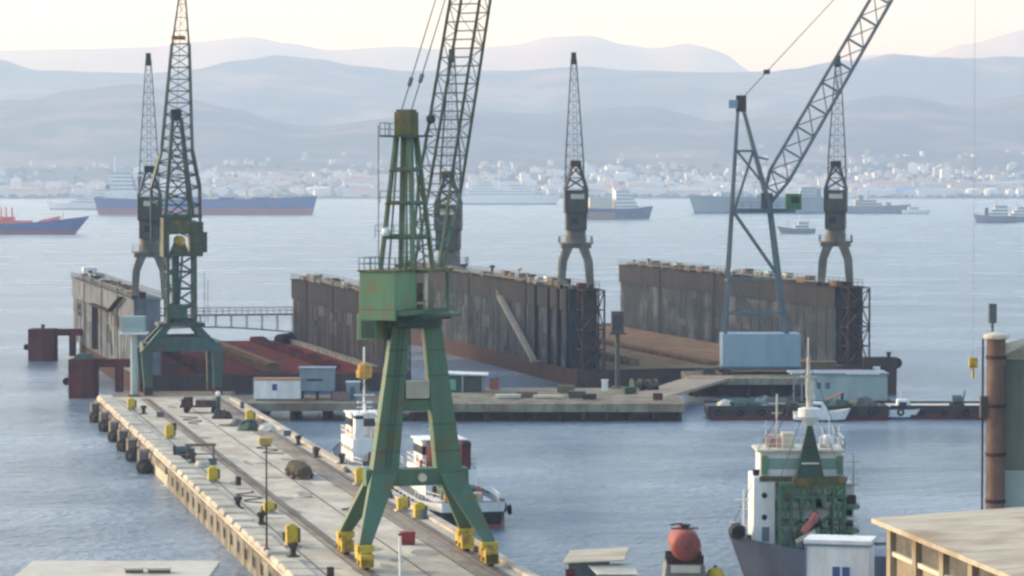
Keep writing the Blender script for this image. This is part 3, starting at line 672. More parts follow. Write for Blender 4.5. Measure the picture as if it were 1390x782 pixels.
supart(MB().beam((1.5, -1.2, 35.2), (1.9, -1.0, 36.2), .14).lathe([(.05, 36.1), (.36, 36.3), (.4, 36.7), (.1, 36.95)], c=(1.95, -1.0), n=10), 'davit', M_greend)
# jib
LUFF = R(70); JL = 45.0
jd = Vector((0, math.cos(LUFF), math.sin(LUFF))); jn = Vector((0, -math.sin(LUFF), math.cos(LUFF))); jx = Vector((1, 0, 0)); J0 = Vector((0, 2.0, 24.3))
def jquad(t, wd, dp):
    c_ = J0 + jd * t; return [c_ - jx * wd / 2 - jn * dp / 2, c_ + jx * wd / 2 - jn * dp / 2, c_ + jx * wd / 2 + jn * dp / 2, c_ - jx * wd / 2 + jn * dp / 2]
jb = MB().lattice(jquad(0, 2.6, .5), jquad(7, 3.0, 2.0), 4, .19, .09).lattice(jquad(7, 3.0, 2.0), jquad(33, 2.7, 1.9), 16, .19, .11, faces=(0, 2), mode=None).lattice(jquad(7, 3.0, 2.0), jquad(33, 2.7, 1.9), 16, .19, .06, faces=(1, 3)).lattice(jquad(7, 3.0, 2.0), jquad(33, 2.7, 1.9), 8, .1, .045, faces=(0,), rungs=False).lattice(jquad(33, 2.7, 1.9), jquad(JL, 1.0, .7), 6, .17, .08)
supart(jb, 'jib', mat('jib_green', (.10, .165, .125), (.07, .12, .10), 1, c3=(.12, .11, .05), sc3=.4))
supart(MB().tube(J0 + jd * JL - jx * .7, J0 + jd * JL + jx * .7, .6, 16), 'jib_head_sheave', M_olive)
mb = MB()
for x in (-.45, .45):
    a0 = Vector((x, -1.6, 37.2)); a1 = J0 + jd * (JL - 1) + jx * x; mb.beam(a0, a1, .07)
    m_ = a0.lerp(a1, .085 if x < 0 else .095); mb.beam(m_ - (a1 - a0).normalized() * .4, m_ + (a1 - a0).normalized() * .4, .24)
supart(mb, 'luffing_rope', M_lat)
hk = J0 + jd * JL + Vector((0, .5, 0))
supart(MB().beam(hk, (hk.x, hk.y, 62), .05).lathe([(.1, 60.2), (.45, 60.5), (.5, 61.6), (.15, 62)], c=(hk.x, hk.y), n=12), 'hook_block', M_yellow)

# ------------------------------------------------------------------ far green crane at pier end
ca2, cl2 = ploc(246, 531)
fc = thing('portal_crane', 'dark green portal crane with a wide upright jib at the far end of the pier', 'crane', PP((RA + RB) / 2 + 1.0, cl2 - 4, QZ), PA)
for sx in (-1, 1):
    for sy in (-1, 1):
        MB().box(sx * 5.1 - .6, sx * 5.1 + .6, sy * 4.2 - 1.2, sy * 4.2 + 1.2, .16, 1.2).build('bogie', M_rustd, fc)
        MB().leg((sx * 5.1, sy * 4.2, 1.2), (sx * 5.2, sy * 3.6, 6.3), 1.2, 1.0, 1.7, 1.1).build('leg', M_teal, fc)
        MB().leg((sx * 5.2, sy * 3.6, 6.3), (sx * 2.0, sy * 2.2, 10.2), 2.1, 1.3, 1.2, 1.2).build('shoulder', M_teal, fc)
MB().hexa([(-4.8, -4.0, 6.4), (4.8, -4.0, 6.4), (4.8, -3.3, 6.4), (-4.8, -3.3, 6.4)], [(-3.8, -3.7, 8.5), (3.8, -3.7, 8.5), (3.8, -3.1, 8.5), (-3.8, -3.1, 8.5)]).build('portal_girder', M_teal, fc); MB().box(-4.4, 4.4, 3.3, 4.0, 6.3, 8.6).build('portal_girder', M_teal, fc)
for sx in (-1, 1): MB().box(sx * 5.2 - .5, sx * 5.2 + .5, -3, 3, 6.2, 7.6).build('side_girder', M_teal, fc)
MB().box(-3.4, 3.4, -3.2, 3.2, 10.0, 10.5).lathe([(2.4, 10.5), (2.4, 11.2)], n=20).build('turntable', M_greend, fc)
MB().box(-1.7, .9, -2.5, -1.0, 11.2, 13.2).build('switch_house', M_teal, fc, bevel=.05)
MB().lattice([(-1.9, -1.9, 10.5), (2.1, -1.9, 10.5), (2.1, 1.9, 10.5), (-1.9, 1.9, 10.5)], [(-1.9, -1.9, 20.5), (2.1, -1.9, 20.5), (2.1, 1.9, 20.5), (-1.9, 1.9, 20.5)], 4, .5, .26, mode='z').box(-1.2, -.2, -1.6, .4, 10.5, 20.4).beam((-.5, -1.9, 10.5), (.2, -1.9, 20.5), .3).build('tower', M_teal, fc)
MB().beam((3.4, -2.5, 10.5), (3.4, -2.5, 18), .08).beam((3.9, -2.5, 10.5), (3.9, -2.5, 17), .08).build('ladder', M_lat, fc)
MB().box(-2.6, 3.2, -2.6, 3.0, 20.3, 20.7).build('platform', M_greend, fc)
# machine house with arched opening: side piers + top block
mh = MB().box(-2.6, -1.7, -2.3, 3.2, 20.7, 26.0).box(1.6, 3.3, -2.3, 3.2, 20.7, 25.4).box(-1.7, 1.6, -2.3, 3.2, 23.6, 26.2).build('machine_house', M_olived, fc, bevel=.05); MB().box(-1.5, 1.3, -2.36, -2.3, 24.0, 25.6).build('louvre', M_olive, mh)
MB().hexa([(-1.4, -1.4, 20.7), (1.3, -1.4, 20.7), (1.3, 1.4, 20.7), (-1.4, 1.4, 20.7)], [(-.5, -1.2, 22.9), (.5, -1.2, 22.9), (.5, 1.2, 22.9), (-.5, 1.2, 22.9)]).build('hoist_frame', M_olive, mh); MB().lathe([(.75, -1.5), (.75, 1.5)], c=(0, 0), n=16, axis='y', cz=22.6).build('hoist_drum', M_yellow, mh)
MB().box(3.3, 3.9, -2.0, .6, 20.9, 23.9).build('counterweight', M_greend, mh)
MB().box(-3.0, 3.1, -2.45, -2.3, 26.0, 26.5).build('cornice_beam', M_teal, mh)
MB().lattice([(-2.2, -1.6, 26), (1.9, -1.6, 26), (1.7, 1.4, 26), (-2.0, 1.4, 26)], [(-.9, -.8, 41.2), (.3, -.8, 40.6), (.3, .3, 40.6), (-.9, .3, 41.2)], 5, .42, .2, mode='z').build('apex_frame', M_greend, fc)
MB().box(-1.2, .3, -1.0, .5, 40.4, 42.0).build('sheave_house', M_rustd, fc)
def fq(z, wd, dp, yy): o_ = -.15 + max(0, z - 30) * .055; return [(-wd / 2 + o_, yy - dp / 2, z), (wd / 2 + o_, yy - dp / 2, z), (wd / 2 + o_, yy + dp / 2, z), (-wd / 2 + o_, yy + dp / 2, z)]
MB().lattice(fq(22.5, 7.2, .6, 3.4), fq(30.5, 7.2, 1.8, 4.3), 3, .34, .2).lattice(fq(30.5, 7.2, 1.8, 4.3), fq(36, 4.6, 1.9, 5.0), 3, .32, .18).lattice(fq(36, 4.6, 1.9, 5.0), fq(52, 2.6, 1.4, 7.4), 9, .28, .13).lattice(fq(52, 2.5, 1.4, 7.4), fq(60, .8, .7, 8.6), 4, .15, .06).build('jib', M_teal, fc)
MB().box(-.3, 1.8, 7.2, 7.8, 52.6, 53.2).build('warning_board', M_orange, fc)
MB().tube((.7, 8.6, 60), (2.2, 8.6, 60), .5, 14).build('jib_head_sheave', M_orange, fc)
MB().beam((-.3, -.3, 42), (1.4, 8.5, 60), .07).build('luffing_rope', M_lat, fc)

# ------------------------------------------------------------------ control cabin on post at pier end (left)
def post_cabin(loc, label, wbox, hbox, hp, m):
    t = thing('post_cabin', label, 'control cabin', loc, 0)
    MB().box(-wbox / 2, wbox / 2, -1.1, 1.1, hp + .3, hp + .3 + hbox).build('cabin', m, t, bevel=.05)
    MB().box(-wbox / 2 - .35, wbox / 2 + .35, -1.5, 1.5, hp, hp + .3).build('gallery', M_white if wbox > 2.5 else M_greyd, t)
    MB().tube((0, 0, 0), (0, 0, hp), .5 if wbox > 2.5 else .35, 12).build('post', m, t)
    MB().box(-.8, .8, -.8, .8, 0, .3).build('base', M_concd, t)
    MB().box(-wbox / 2 + .3, wbox / 2 - .3, -1.13, -1.1, hp + .9, hp + hbox - .35).build('window', mat('pale_glass', (.3, .38, .38), rough=.2) if wbox > 2.5 else M_glass, t)
    return t
p = at(182, 538, QZ)
post_cabin((p.x, p.y, QZ), 'pale teal control cabin on a tall post at the pier end', 3.3, 2.3, 9.1, M_pgreen)
p = at(838, 527, QZ)
post_cabin((p.x, p.y, QZ), 'small dark green control cabin on a post between the two docks', 1.9, 3.2, 8.2, M_greyd)

# ------------------------------------------------------------------ cross quay
def quay(name, x0, x1, y0, y1, ztop, label, solid):
    q = struct(name, box(x0, x1, y0, y1, ztop - .9, ztop), M_quay, label)
    MB().box(x0, x1, y0 - .25, y0, ztop - 1.1, ztop + .05).build('fascia', M_quay, q)
    x = x0 + 1.2
    while x < x1 - .5:
        mb = MB()
        for y in (y0 + 1, (y0 + y1) / 2, y1 - 1): mb.tube((x, y, -4), (x, y, ztop - .9), .38, 10)
        mb.build('pile', M_rustd, q); x += 4.6 if not solid else 3.4
    if solid: box(x0 + .5, x1 - .5, y0 + 1.8, y1 - .5, -3, ztop - .9).build('back_wall', M_rustd, q)
    return q
quay('quay', -41.5, -15, 416, 431.5, QZ - .004, 'narrow piled quay deck carrying the white cabin', False)
quay('quay', -15, 24.4, 414.5, 447, QZ - .012, 'broad piled concrete quay in front of the docks', True)
struct('quay', box(-58, -41.5, 424, 440, -3, QZ - .03), M_quay, 'quay corner at the pier head')
# white cabin
p = at(376, 544, QZ)
t = thing('site_cabin', 'long white site cabin with an orange roof edge on the piled quay', 'cabin', (p.x, p.y + 1.5, QZ), 0)
MB().box(-3.35, 3.35, -1.3, 1.3, .25, 2.95).build('wall', M_white, t); MB().box(-3.5, 3.5, -1.45, 1.45, 2.95, 3.15).build('roof', mat('orange_roof_edge', (.42, .19, .10), rough=.7), t)
wdw = MB().box(-.85, .15, -1.36, -1.3, 1.35, 2.5).build('window_frame', M_white, t); MB().box(-.72, .02, -1.38, -1.36, 1.45, 2.4).build('pane', M_bglass, wdw)
for x in (-2.8, -.9, .9, 2.8): MB().box(x - .2, x + .2, -1.2, 1.2, 0, .25).build('footing', M_concd, t)
p = at(429, 544, QZ)
t = thing('raised_hut', 'blue grey hut on dark stilts right of the white cabin', 'hut', (p.x, p.y + 3, QZ), 0)
MB().box(-2.45, 2.45, -1.8, 1.8, 1.3, 4.5).build('wall', M_hutbl, t); MB().box(-2.65, 2.65, -2.0, 2.0, 4.5, 4.65).build('roof', M_hutbl, t)
for x in (-2.2, 0, 2.2):
    for y in (-1.5, 1.5): MB().box(x - .14, x + .14, y - .14, y + .14, 0, 1.3).build('stilt', M_rustd, t)
MB().box(-1.4, .9, -1.84, -1.8, 2.75, 3.05).build('window', M_glass, t)
p = at(478, 545, QZ)
t = thing('kiosk', 'narrow pale blue kiosk between the stilted hut and the yellow topped mast', 'kiosk', (p.x, p.y + 2.5, QZ), 0)
MB().box(-.95, .95, -.8, .8, 0, 2.6).build('wall', M_hutbl, t); MB().box(-1.05, 1.05, -.9, .9, 2.6, 2.72).build('roof', M_white, t); MB().box(-.4, .3, -.83, -.8, .1, 2.0).build('door', M_bluegr, t)
p = at(461, 545, QZ)
t = thing('crate_stack', 'pinkish brown timber crate beside the narrow kiosk', 'crate', (p.x, p.y + 1.6, QZ), 0)
MB().box(-1.1, 1.1, -.7, .7, .1, 1.2).build('box', mat('pinkish_crate', (.28, .17, .15), (.2, .12, .1), 2), t); MB().box(-1.15, 1.15, -.75, .75, 1.2, 1.28).build('lid', M_wood, t)
# green shed
p = at(630, 531, QZ)
t = thing('open_shed', 'dark green lean-to shed with a pale sloping roof at the foot of the dock', 'shed', (p.x, p.y, QZ), 0)
MB().box(-3.3, 3.0, -2, 2, 0, 2.2).build('wall', M_greend, t); MB().hexa([(-4.2, -2.4, 2.75), (3.6, -2.4, 2.45), (3.6, 2.4, 2.45), (-4.2, 2.4, 2.75)], [(-4.2, -2.4, 2.95), (3.6, -2.4, 2.65), (3.6, 2.4, 2.65), (-4.2, 2.4, 2.95)]).build('roof', M_white, t)
for x in (-3.1, -.2, 2.8): MB().box(x - .1, x + .1, -2.15, -2.0, 0, 2.5).build('post', M_pgreen, t)
MB().box(-2.9, -1.2, -2.06, -2.0, .3, 1.9).build('door', mat('mint_door', (.2, .38, .3), (.15, .3, .25), 2), t)
p = at(671, 528, QZ)
t = thing('orange_container', 'small orange container beside the green shed', 'container', (p.x, p.y, QZ), 0)
MB().box(-.75, .75, -.8, .8, .1, 1.5).build('body', mat('orange_container_paint', (.40, .13, .08), (.3, .1, .07), 1.5), t); MB().box(-.8, .8, -.85, .85, 1.5, 1.56).build('lid', M_rustd, t); MB().box(-.7, .7, -.7, .7, 0, .1).build('skid', M_rustd, t)
p = at(821, 531, QZ)
t = thing('kiosk', 'slim white kiosk below the dark dock end', 'kiosk', (p.x, p.y, QZ), 0)
MB().box(-.45, .45, -.4, .4, 0, 1.6).build('wall', M_white, t); MB().box(-.55, .55, -.5, .5, 1.6, 1.72).build('roof', M_white, t)
# assorted timber and crates on quay, each own thing
it = [(690, 541, M_cream, (1.8, .8, .5), 'pale plank stack on the quay edge left of centre'), (715, 539, M_wood, (1.4, .9, .7), 'brown crate on the quay below the sloping gangway'), (745, 541, M_cream, (2.2, .7, .4), 'long pale plank stack on the quay edge below the dock end'),
      (783, 540, M_greyd, (1.1, .8, .9), 'dark machine crate on the quay right of the plank stack'), (800, 542, M_rustd, (1.0, .8, .7), 'rusty low crate on the quay left of the white kiosk'), (855, 535, M_greend, (.9, .7, 1.0), 'dark green crate beside the small post cabin'), (893, 543, M_red, (.7, .6, .9), 'rust red crate at the right end of the quay'),
      (768, 533, M_wood, (1.2, 1, 1), 'weathered timber crate right under the dock end scaffolding')]
for px, py, m_, (a_, b_, h_), lab in it:
    p = at(px, py, QZ); t = thing('quay_crate', lab, 'crate', (p.x, p.y, QZ), rng.uniform(-.3, .3))
    MB().box(-a_, a_, -b_, b_, .1, h_).build('body', m_, t, bevel=.03); MB().box(-a_ * .8, -a_ * .6, -b_, b_, 0, .1).box(a_ * .6, a_ * .8, -b_, b_, 0, .1).build('skid', M_wood, t); MB().box(-a_ - .04, a_ + .04, -b_ - .04, b_ + .04, h_, h_ + .07).build('lid', m_, t)

# ------------------------------------------------------------------ floating docks
DA = math.atan(.242)
def wall_part(d, x0, x1, y0, y1, z0, z1, m, inner):
    wl = MB().box(x0, x1, y0, y1, z0, z1).build('side_wall', m, d)
    mb = MB().box(x0 - .28, x0, y0 - .3, y1 + .2, z1 - 3.6, z1 - .02).box(x0 - .55, x1 + .5, y0 - .4, y1 + .3, z1 - .02, z1 + .12)
    mb.build('top_belt', M_band if m is not M_dockl else M_dockl, wl)
    # vertical stiffeners & horizontal stringers
    mb = MB(); y = y0 + 1.1; rs = random.Random(int(y1))
    while y < y1 - 1: mb.box(x0 - .09, x0, y, y + .13, z0, z1 - 3.6); y += rs.choice((1.7, 1.7, 1.7, 3.4, 5.1))
    mb.box(x0 - .16, x0, y0, y1, z0 + 6.2, z0 + 6.35)
    mb.build('stiffener', m, wl)
    for k in range(11):
        ya = rs.uniform(y0 + 2, y1 - 8); za = rs.uniform(z0 + .6, z1 - 5.5); wl_ = rs.uniform(2, 6.5); hl_ = rs.uniform(1.2, 3.4)
        MB().box(x0 - .125, x0, ya, ya + wl_, za, min(za + hl_, z1 - 3.7)).build('patch_plate', rs.choice((m, M_band, M_dock, M_patch)), wl)
    for k in range(3):
        ya = y0 + (y1 - y0) * (.18 + .3 * k) + rs.uniform(-4, 4); lad = MB()
        for q_ in (0, .55): lad.beam((x0 - .45, ya + q_, z0), (x0 - .45, ya + q_, z1 + 1), .1)
        zq = z0 + .5
        while zq < z1: lad.beam((x0 - .45, ya, zq), (x0 - .45, ya + .55, zq), .06); zq += .8
        lad.build('ladder', M_rustd, wl)
    yq = y0 + 1
    while yq < y1 - 6:
        ln_ = rs.uniform(1.2, 4.5); MB().box(x0 + rs.uniform(.3, 1.0), x0 + rs.uniform(1.4, 2.2), yq, yq + ln_, z1 + .12, z1 + rs.uniform(.5, 1.5)).build('deck_fitting', rs.choice((M_rustd, M_keel, M_greyd, M_greycr, M_olived)), wl)
        yq += ln_ + rs.uniform(1.0, 6.5)
    MB().railing([(x0 - .4, y0, z1 + .12), (x0 - .4, y1, z1 + .12)], 1.1, 2.4, .09).railing([(x1 + .35, y0, z1 + .12), (x1 + .35, y1, z1 + .12)], 1.1, 2.4, .09).tube((x0 + 1.0, y0 + 2, z1 + .5), (x0 + 1.0, y1 - 2, z1 + .5), .22, 8).build('handrail', M_lat, wl)
    return wl
def stair_tower(d, x0, x1, y0, y1, z0, z1, m):
    mb = MB(); n = 4
    mb.lattice([(x0, y0, z0), (x1, y0, z0), (x1, y1, z0), (x0, y1, z0)], [(x0, y0, z1), (x1, y0, z1), (x1, y1, z1), (x0, y1, z1)], n, .26, .16, mode='z')
    for k in range(n):
        za = z0 + (z1 - z0) * k / n; zb = z0 + (z1 - z0) * (k + 1) / n; mb.box(x0, x1, y0, y1, zb - .08, zb)
        a_, b_ = (x0 + .4, x1 - .4) if k % 2 == 0 else (x1 - .4, x0 + .4); mb.beam((a_, (y0 + y1) / 2, za), (b_, (y0 + y1) / 2, zb), .8, .14)
    return mb.build('stair_tower', m, d)
# dock 1
d1 = thing('floating_dock', 'shorter floating dock with a pale outer wall and red oxide deck behind the pier end', 'floating dock', (-60, 469, 0), DA)
MB().box(0, 44.2, -3, 97, -2, 2.95).build('pontoon', M_rustd, d1)
dk = MB().box(4.4, 40.0, -2.9, 96, 2.955, 3.0).build('deck', M_reddeck, d1)
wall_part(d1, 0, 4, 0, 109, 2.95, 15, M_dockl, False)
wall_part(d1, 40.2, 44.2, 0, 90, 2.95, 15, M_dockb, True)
mb = MB()
for k in range(60): mb.box(21.0, 23.6, 2 + k * 1.55, 2 + k * 1.55 + 1.15, 3.0, 4.3)
mb.box(21.6, 23.0, 1, 95, 4.3, 4.6)
mb.build('keel_block_row', M_keel, d1)
for x in (11.5, 33):
    for k in range(30): box(x - .9, x + .9, 4 + k * 3, 4 + k * 3 + 1.1, 3.0, 4.1 + .25 * math.sin(k)).build('side_block', M_red, d1)
MB().box(38.8, 40.0, 2, 88, 3.0, 3.7).build('ledge', M_concd, d1)
MB().box(6, 20.4, 94, 96, 3.0, 4.4).build('end_bulwark', M_keel, d1)
MB().tube((36.5, 84, 3.8), (40, 90, 3.8), 1.0, 12).build('ventilator_pipe', M_rustd, d1)
# flying bridge across the dock
br = MB().box(4.2, 39.6, 86, 87.6, 8.3, 8.6).build('flying_bridge', M_bluegr, d1)
mb = MB()
for y in (86.05, 87.55):
    prev = None
    for k in range(13):
        x = 4.2 + (39.6 - 4.2) * k / 12; zb = 5.0 + 2.6 * (abs(k - 6) / 6) ** 2 * 0 + 1.2 * math.sin(math.pi * k / 12)
        if prev: mb.beam(prev, (x, y, zb), .2)
        mb.beam((x, y, zb), (x, y, 8.3), .13); prev = (x, y, zb)
        if k and k % 2 == 0: pass
mb.build('truss', M_bluegr, br)
MB().railing([(4.2, 86.1, 8.6), (39.6, 86.1, 8.6)], 1.2, 1.2, .07).railing([(4.2, 87.5, 8.6), (39.6, 87.5, 8.6)], 1.2, 1.2, .07).build('handrail', M_lat, br)
stair_tower(d1, 40.6, 44.0, -3, -.2, 3, 15, M_rustd)
# access stairs on outer pale wall
MB().beam((-1.0, 30, 12.0), (-1.0, 12, 15), 1.0, .2).box(-1.6, -.56, 30, 62, 11.8, 12.0).box(-1.5, -.5, 56, 57, 4, 11.8).build('gangway', M_rustd, d1)
# dock 2
d2 = thing('floating_dock', 'larger floating dock with dark rusty walls and an orange brown deck in the centre', 'floating dock', (9.7, 486, 0), DA)
MB().box(0, 50.7, -4, 147, -2, 2.95).build('pontoon', M_rustd, d2)
MB().box(4.8, 46.0, -3.9, 135, 2.955, 3.0).build('deck', M_oradeck, d2)
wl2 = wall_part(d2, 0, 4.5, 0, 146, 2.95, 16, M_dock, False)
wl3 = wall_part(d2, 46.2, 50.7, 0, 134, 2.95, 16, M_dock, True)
stair_tower(d2, 1.0, 4.6, -4.2, -.5, 2.95, 16, M_rustd); stair_tower(d2, 47, 50.7, -4.2, -.5, 2.95, 16, M_rustd)
mb = MB()
for k in range(80): mb.box(24.0, 26.4, 2 + k * 1.6, 2 + k * 1.6 + 1.15, 3.0, 3.6)
mb.build('keel_block_row', M_keel, d2)
for x in (12,):
    for k in range(40): box(x - .9, x + .9, 4 + k * 3.4, 4 + k * 3.4 + 1.1, 3.0, 4.1).build('side_block', M_keel, d2)
# dark end frames on left wall near end
for y in (.5, 6.5, 13, 22): box(-.7, 0, y, y + .6, 2.9, 15.9).build('end_frame', M_band, d2)
# sloping gangway on the outer face
pA = (-1.2, 46, 13.2); pB = (-1.2, 20.5, 3.2)
MB().beam(pA, pB, 1.1, .25).railing([(-1.75, 46, 13.3), (-1.75, 20.5, 3.3)], 1, 2.4, .07).box(-2, -.2, 18.6, 20.5, 2.95, 3.1).build('sloping_gangway', mat('pale_gangway', (.30, .29, .24), (.22, .2, .17), 1), d2)

def on_dock(d, x, y, z): return d.matrix_basis @ Vector((x, y, z)) if False else (Matrix.Translation(d.location) @ Matrix.Rotation(d.rotation_euler.z, 4, 'Z')) @ Vector((x, y, z))
# things on the dock walls
def deck_item(d, x, y, z, kind, lab, m, rz=0, s=1.0):
    s *= .68
    p = on_dock(d, x, y, z)
    if kind == 'cabin':
        t = thing('deck_cabin', lab, 'cabin', p, DA + rz); MB().box(-1.5 * s, 1.5 * s, -1.8 * s, 1.8 * s, 0, 2.5 * s).build('wall', m, t, bevel=.04); MB().box(-1.6 * s, 1.6 * s, -1.9 * s, 1.9 * s, 2.5 * s, 2.65 * s).build('roof', M_white if m is M_white else M_lat, t); MB().box(-1.53 * s, -1.5 * s, -.9 * s, .5 * s, 1.1 * s, 2.0 * s).build('window', M_glass, t); MB().box(-.4 * s, .4 * s, -1.83 * s, -1.8 * s, .05, 2.0 * s).build('door', M_rustd, t)
    elif kind == 'winch':
        t = thing('deck_winch', lab, 'winch', p, DA + rz); MB().box(-1.1 * s, 1.1 * s, -1 * s, 1 * s, 0, .3 * s).build('base_frame', M_rustd, t); MB().tube((-.8 * s, 0, .95 * s), (.8 * s, 0, .95 * s), .6 * s, 14).build('drum', m, t); MB().box(.85 * s, 1.4 * s, -.6 * s, .6 * s, .3 * s, 1.5 * s).box(-1.1 * s, -.85 * s, -.5 * s, .5 * s, .3 * s, 1.4 * s).build('gearbox', m, t)
    elif kind == 'vent':
        t = thing('deck_ventilator', lab, 'ventilator', p, DA + rz); MB().tube((0, 0, 0), (0, 0, 1.8 * s), .28 * s, 12).build('shaft', m, t); MB().lathe([(.28 * s, 1.8 * s), (.7 * s, 1.95 * s), (.7 * s, 2.15 * s), (.1 * s, 2.4 * s)], n=14).build('cowl', m, t)
    elif kind == 'box':
        t = thing('deck_locker', lab, 'locker', p, DA + rz); MB().box(-1.1 * s, 1.1 * s, -1.4 * s, 1.4 * s, .1, 1.3 * s).build('body', m, t, bevel=.05); MB().box(-1.15 * s, 1.15 * s, -1.45 * s, 1.45 * s, 1.3 * s, 1.42 * s).build('lid', m, t)
    elif kind == 'bollard':
        t = thing('deck_bollard', lab, 'bollard', p, DA + rz); MB().lathe([(.35 * s, 0), (.3 * s, .9 * s), (.5 * s, 1.1 * s), (.5 * s, 1.3 * s)], n=12).build('post', m, t); MB().box(-.7 * s, .7 * s, -.7 * s, .7 * s, 0, .1).build('base_plate', M_rustd, t)
    return t
Z1 = 15.12; Z2 = 16.12
deck_item(d1, 2, 97, Z1, 'cabin', 'white deck cabin at the far end of the pale dock wall', M_white, 0, 1.25)
deck_item(d1, 2, 90, Z1, 'cabin', 'cream deck cabin behind the white cabin on the pale dock wall', M_cream, 0, .8)
deck_item(d1, 2, 78, Z1, 'cabin', 'teal deck cabin in the middle of the pale dock wall', M_pgreen, 0, .9)
deck_item(d1, 2, 84, Z1, 'winch', 'rusty winch between cream and teal cabins on the pale dock wall', M_rustd, 0, 1.1)
deck_item(d1, 2, 69, Z1, 'box', 'cream locker on the pale dock wall right of the teal cabin', M_cream)
deck_item(d1, 2, 60, Z1, 'box', 'rusty locker on the pale dock wall midway to the grey crane', M_red)
deck_item(d1, 2, 50, Z1, 'winch', 'rust brown winch on the pale dock wall nearer the grey crane', M_keel, 0, 1.1)
deck_item(d1, 2, 38, Z1, 'box', 'brown locker on the pale dock wall nearer the grey crane', M_keel, 0, 1.1)
deck_item(d1, 2, 26, Z1, 'winch', 'rusty winch on the pale dock wall just behind the grey crane', M_red, 0, 1.2)
deck_item(d1, 42.2, 84, Z1, 'bollard', 'dark bollard at the far corner of the brown dock wall', M_rustd, 0, 1.2)
deck_item(d1, 42.2, 70, Z1, 'vent', 'dark ventilator on the brown dock wall left of the big crane', M_greyd, 0, .9)
deck_item(d1, 42.2, 62, Z1, 'box', 'pale brown locker on the brown dock wall beside the ventilator', M_keel)
deck_item(d1, 42.2, 52, Z1, 'winch', 'pale winch on the brown dock wall just left of the green machine house', M_greycr)
deck_item(d1, 42.2, 44, Z1, 'box', 'cream locker on the brown dock wall touching the green machine house', M_cream)
k2 = [(66, 'vent', M_rustd, 1.3, 'T shaped dark ventilator on the central dock wall right of the big crane'), (52, 'box', M_red, 1.0, 'rust pink locker on the central dock wall beside the T shaped ventilator'), (45, 'vent', M_cream, 1.4, 'cream ventilator on the central dock wall'), (42, 'winch', M_greyd, 1.2, 'dark winch beside the cream ventilator on the central dock wall'),
      (36, 'cabin', M_greyd, .7, 'low dark cabin on the central dock wall'), (29, 'box', M_pgreen, 1.1, 'pale locker on the central dock wall behind the winch'), (23, 'cabin', M_white, .75, 'pale cabin on the central dock wall left of the grey crane'), (18.5, 'box', M_greend, 1.1, 'green locker at the foot of the grey crane on the central dock wall'), (13, 'winch', M_greend, 1.2, 'green winch behind the legs of the grey crane on the central dock wall'), (1.5, 'box', M_red, .9, 'rusty locker at the near end of the central dock wall')]
for y, kd, m_, s_, lab in k2: deck_item(d2, 2.2, y, Z2, kd, lab, m_, 0, s_)
k3 = [(131, 'bollard', M_rustd, 1.2, 'dark bollard at the far end of the right dock wall'), (125, 'box', M_keel, .9, 'tan locker near the far end of the right dock wall'), (120, 'vent', M_rustd, 1.0, 'dark ventilator on the far part of the right dock wall'), (116, 'winch', M_olive, 1.2, 'olive winch on the far part of the right dock wall'), (108, 'box', M_olive, 1.1, 'olive locker beside the olive winch on the right dock wall'), (99, 'cabin', M_cream, .7, 'small cream cabin on the right dock wall'), (90, 'box', M_pgreen, 1.0, 'pale green locker right of the small cream cabin'), (82, 'winch', M_olive, 1.1, 'olive winch on the right dock wall left of the lattice crane'),
      (73, 'vent', M_cream, .8, 'cream ventilator on the right dock wall left of the lattice crane'), (62, 'box', M_white, 1.2, 'white locker on the right dock wall behind the lattice crane'), (54, 'cabin', M_keel, .8, 'brown cabin on the right dock wall behind the lattice crane'), (40, 'box', mat('turquoise_cover', (.2, .45, .42), rough=.6), 1.5, 'turquoise covered locker on the right dock wall'), (31, 'cabin', M_cream, .75, 'cream cabin on the right dock wall left of the rightmost grey crane'), (20, 'winch', M_rustd, 1.1, 'dark winch behind the legs of the rightmost grey crane'), (1.6, 'box', M_red, .8, 'rust red locker at the near end of the right dock wall')]
for y, kd, m_, s_, lab in k3: deck_item(d2, 48.4, y, Z2, kd, lab, m_, 0, s_)

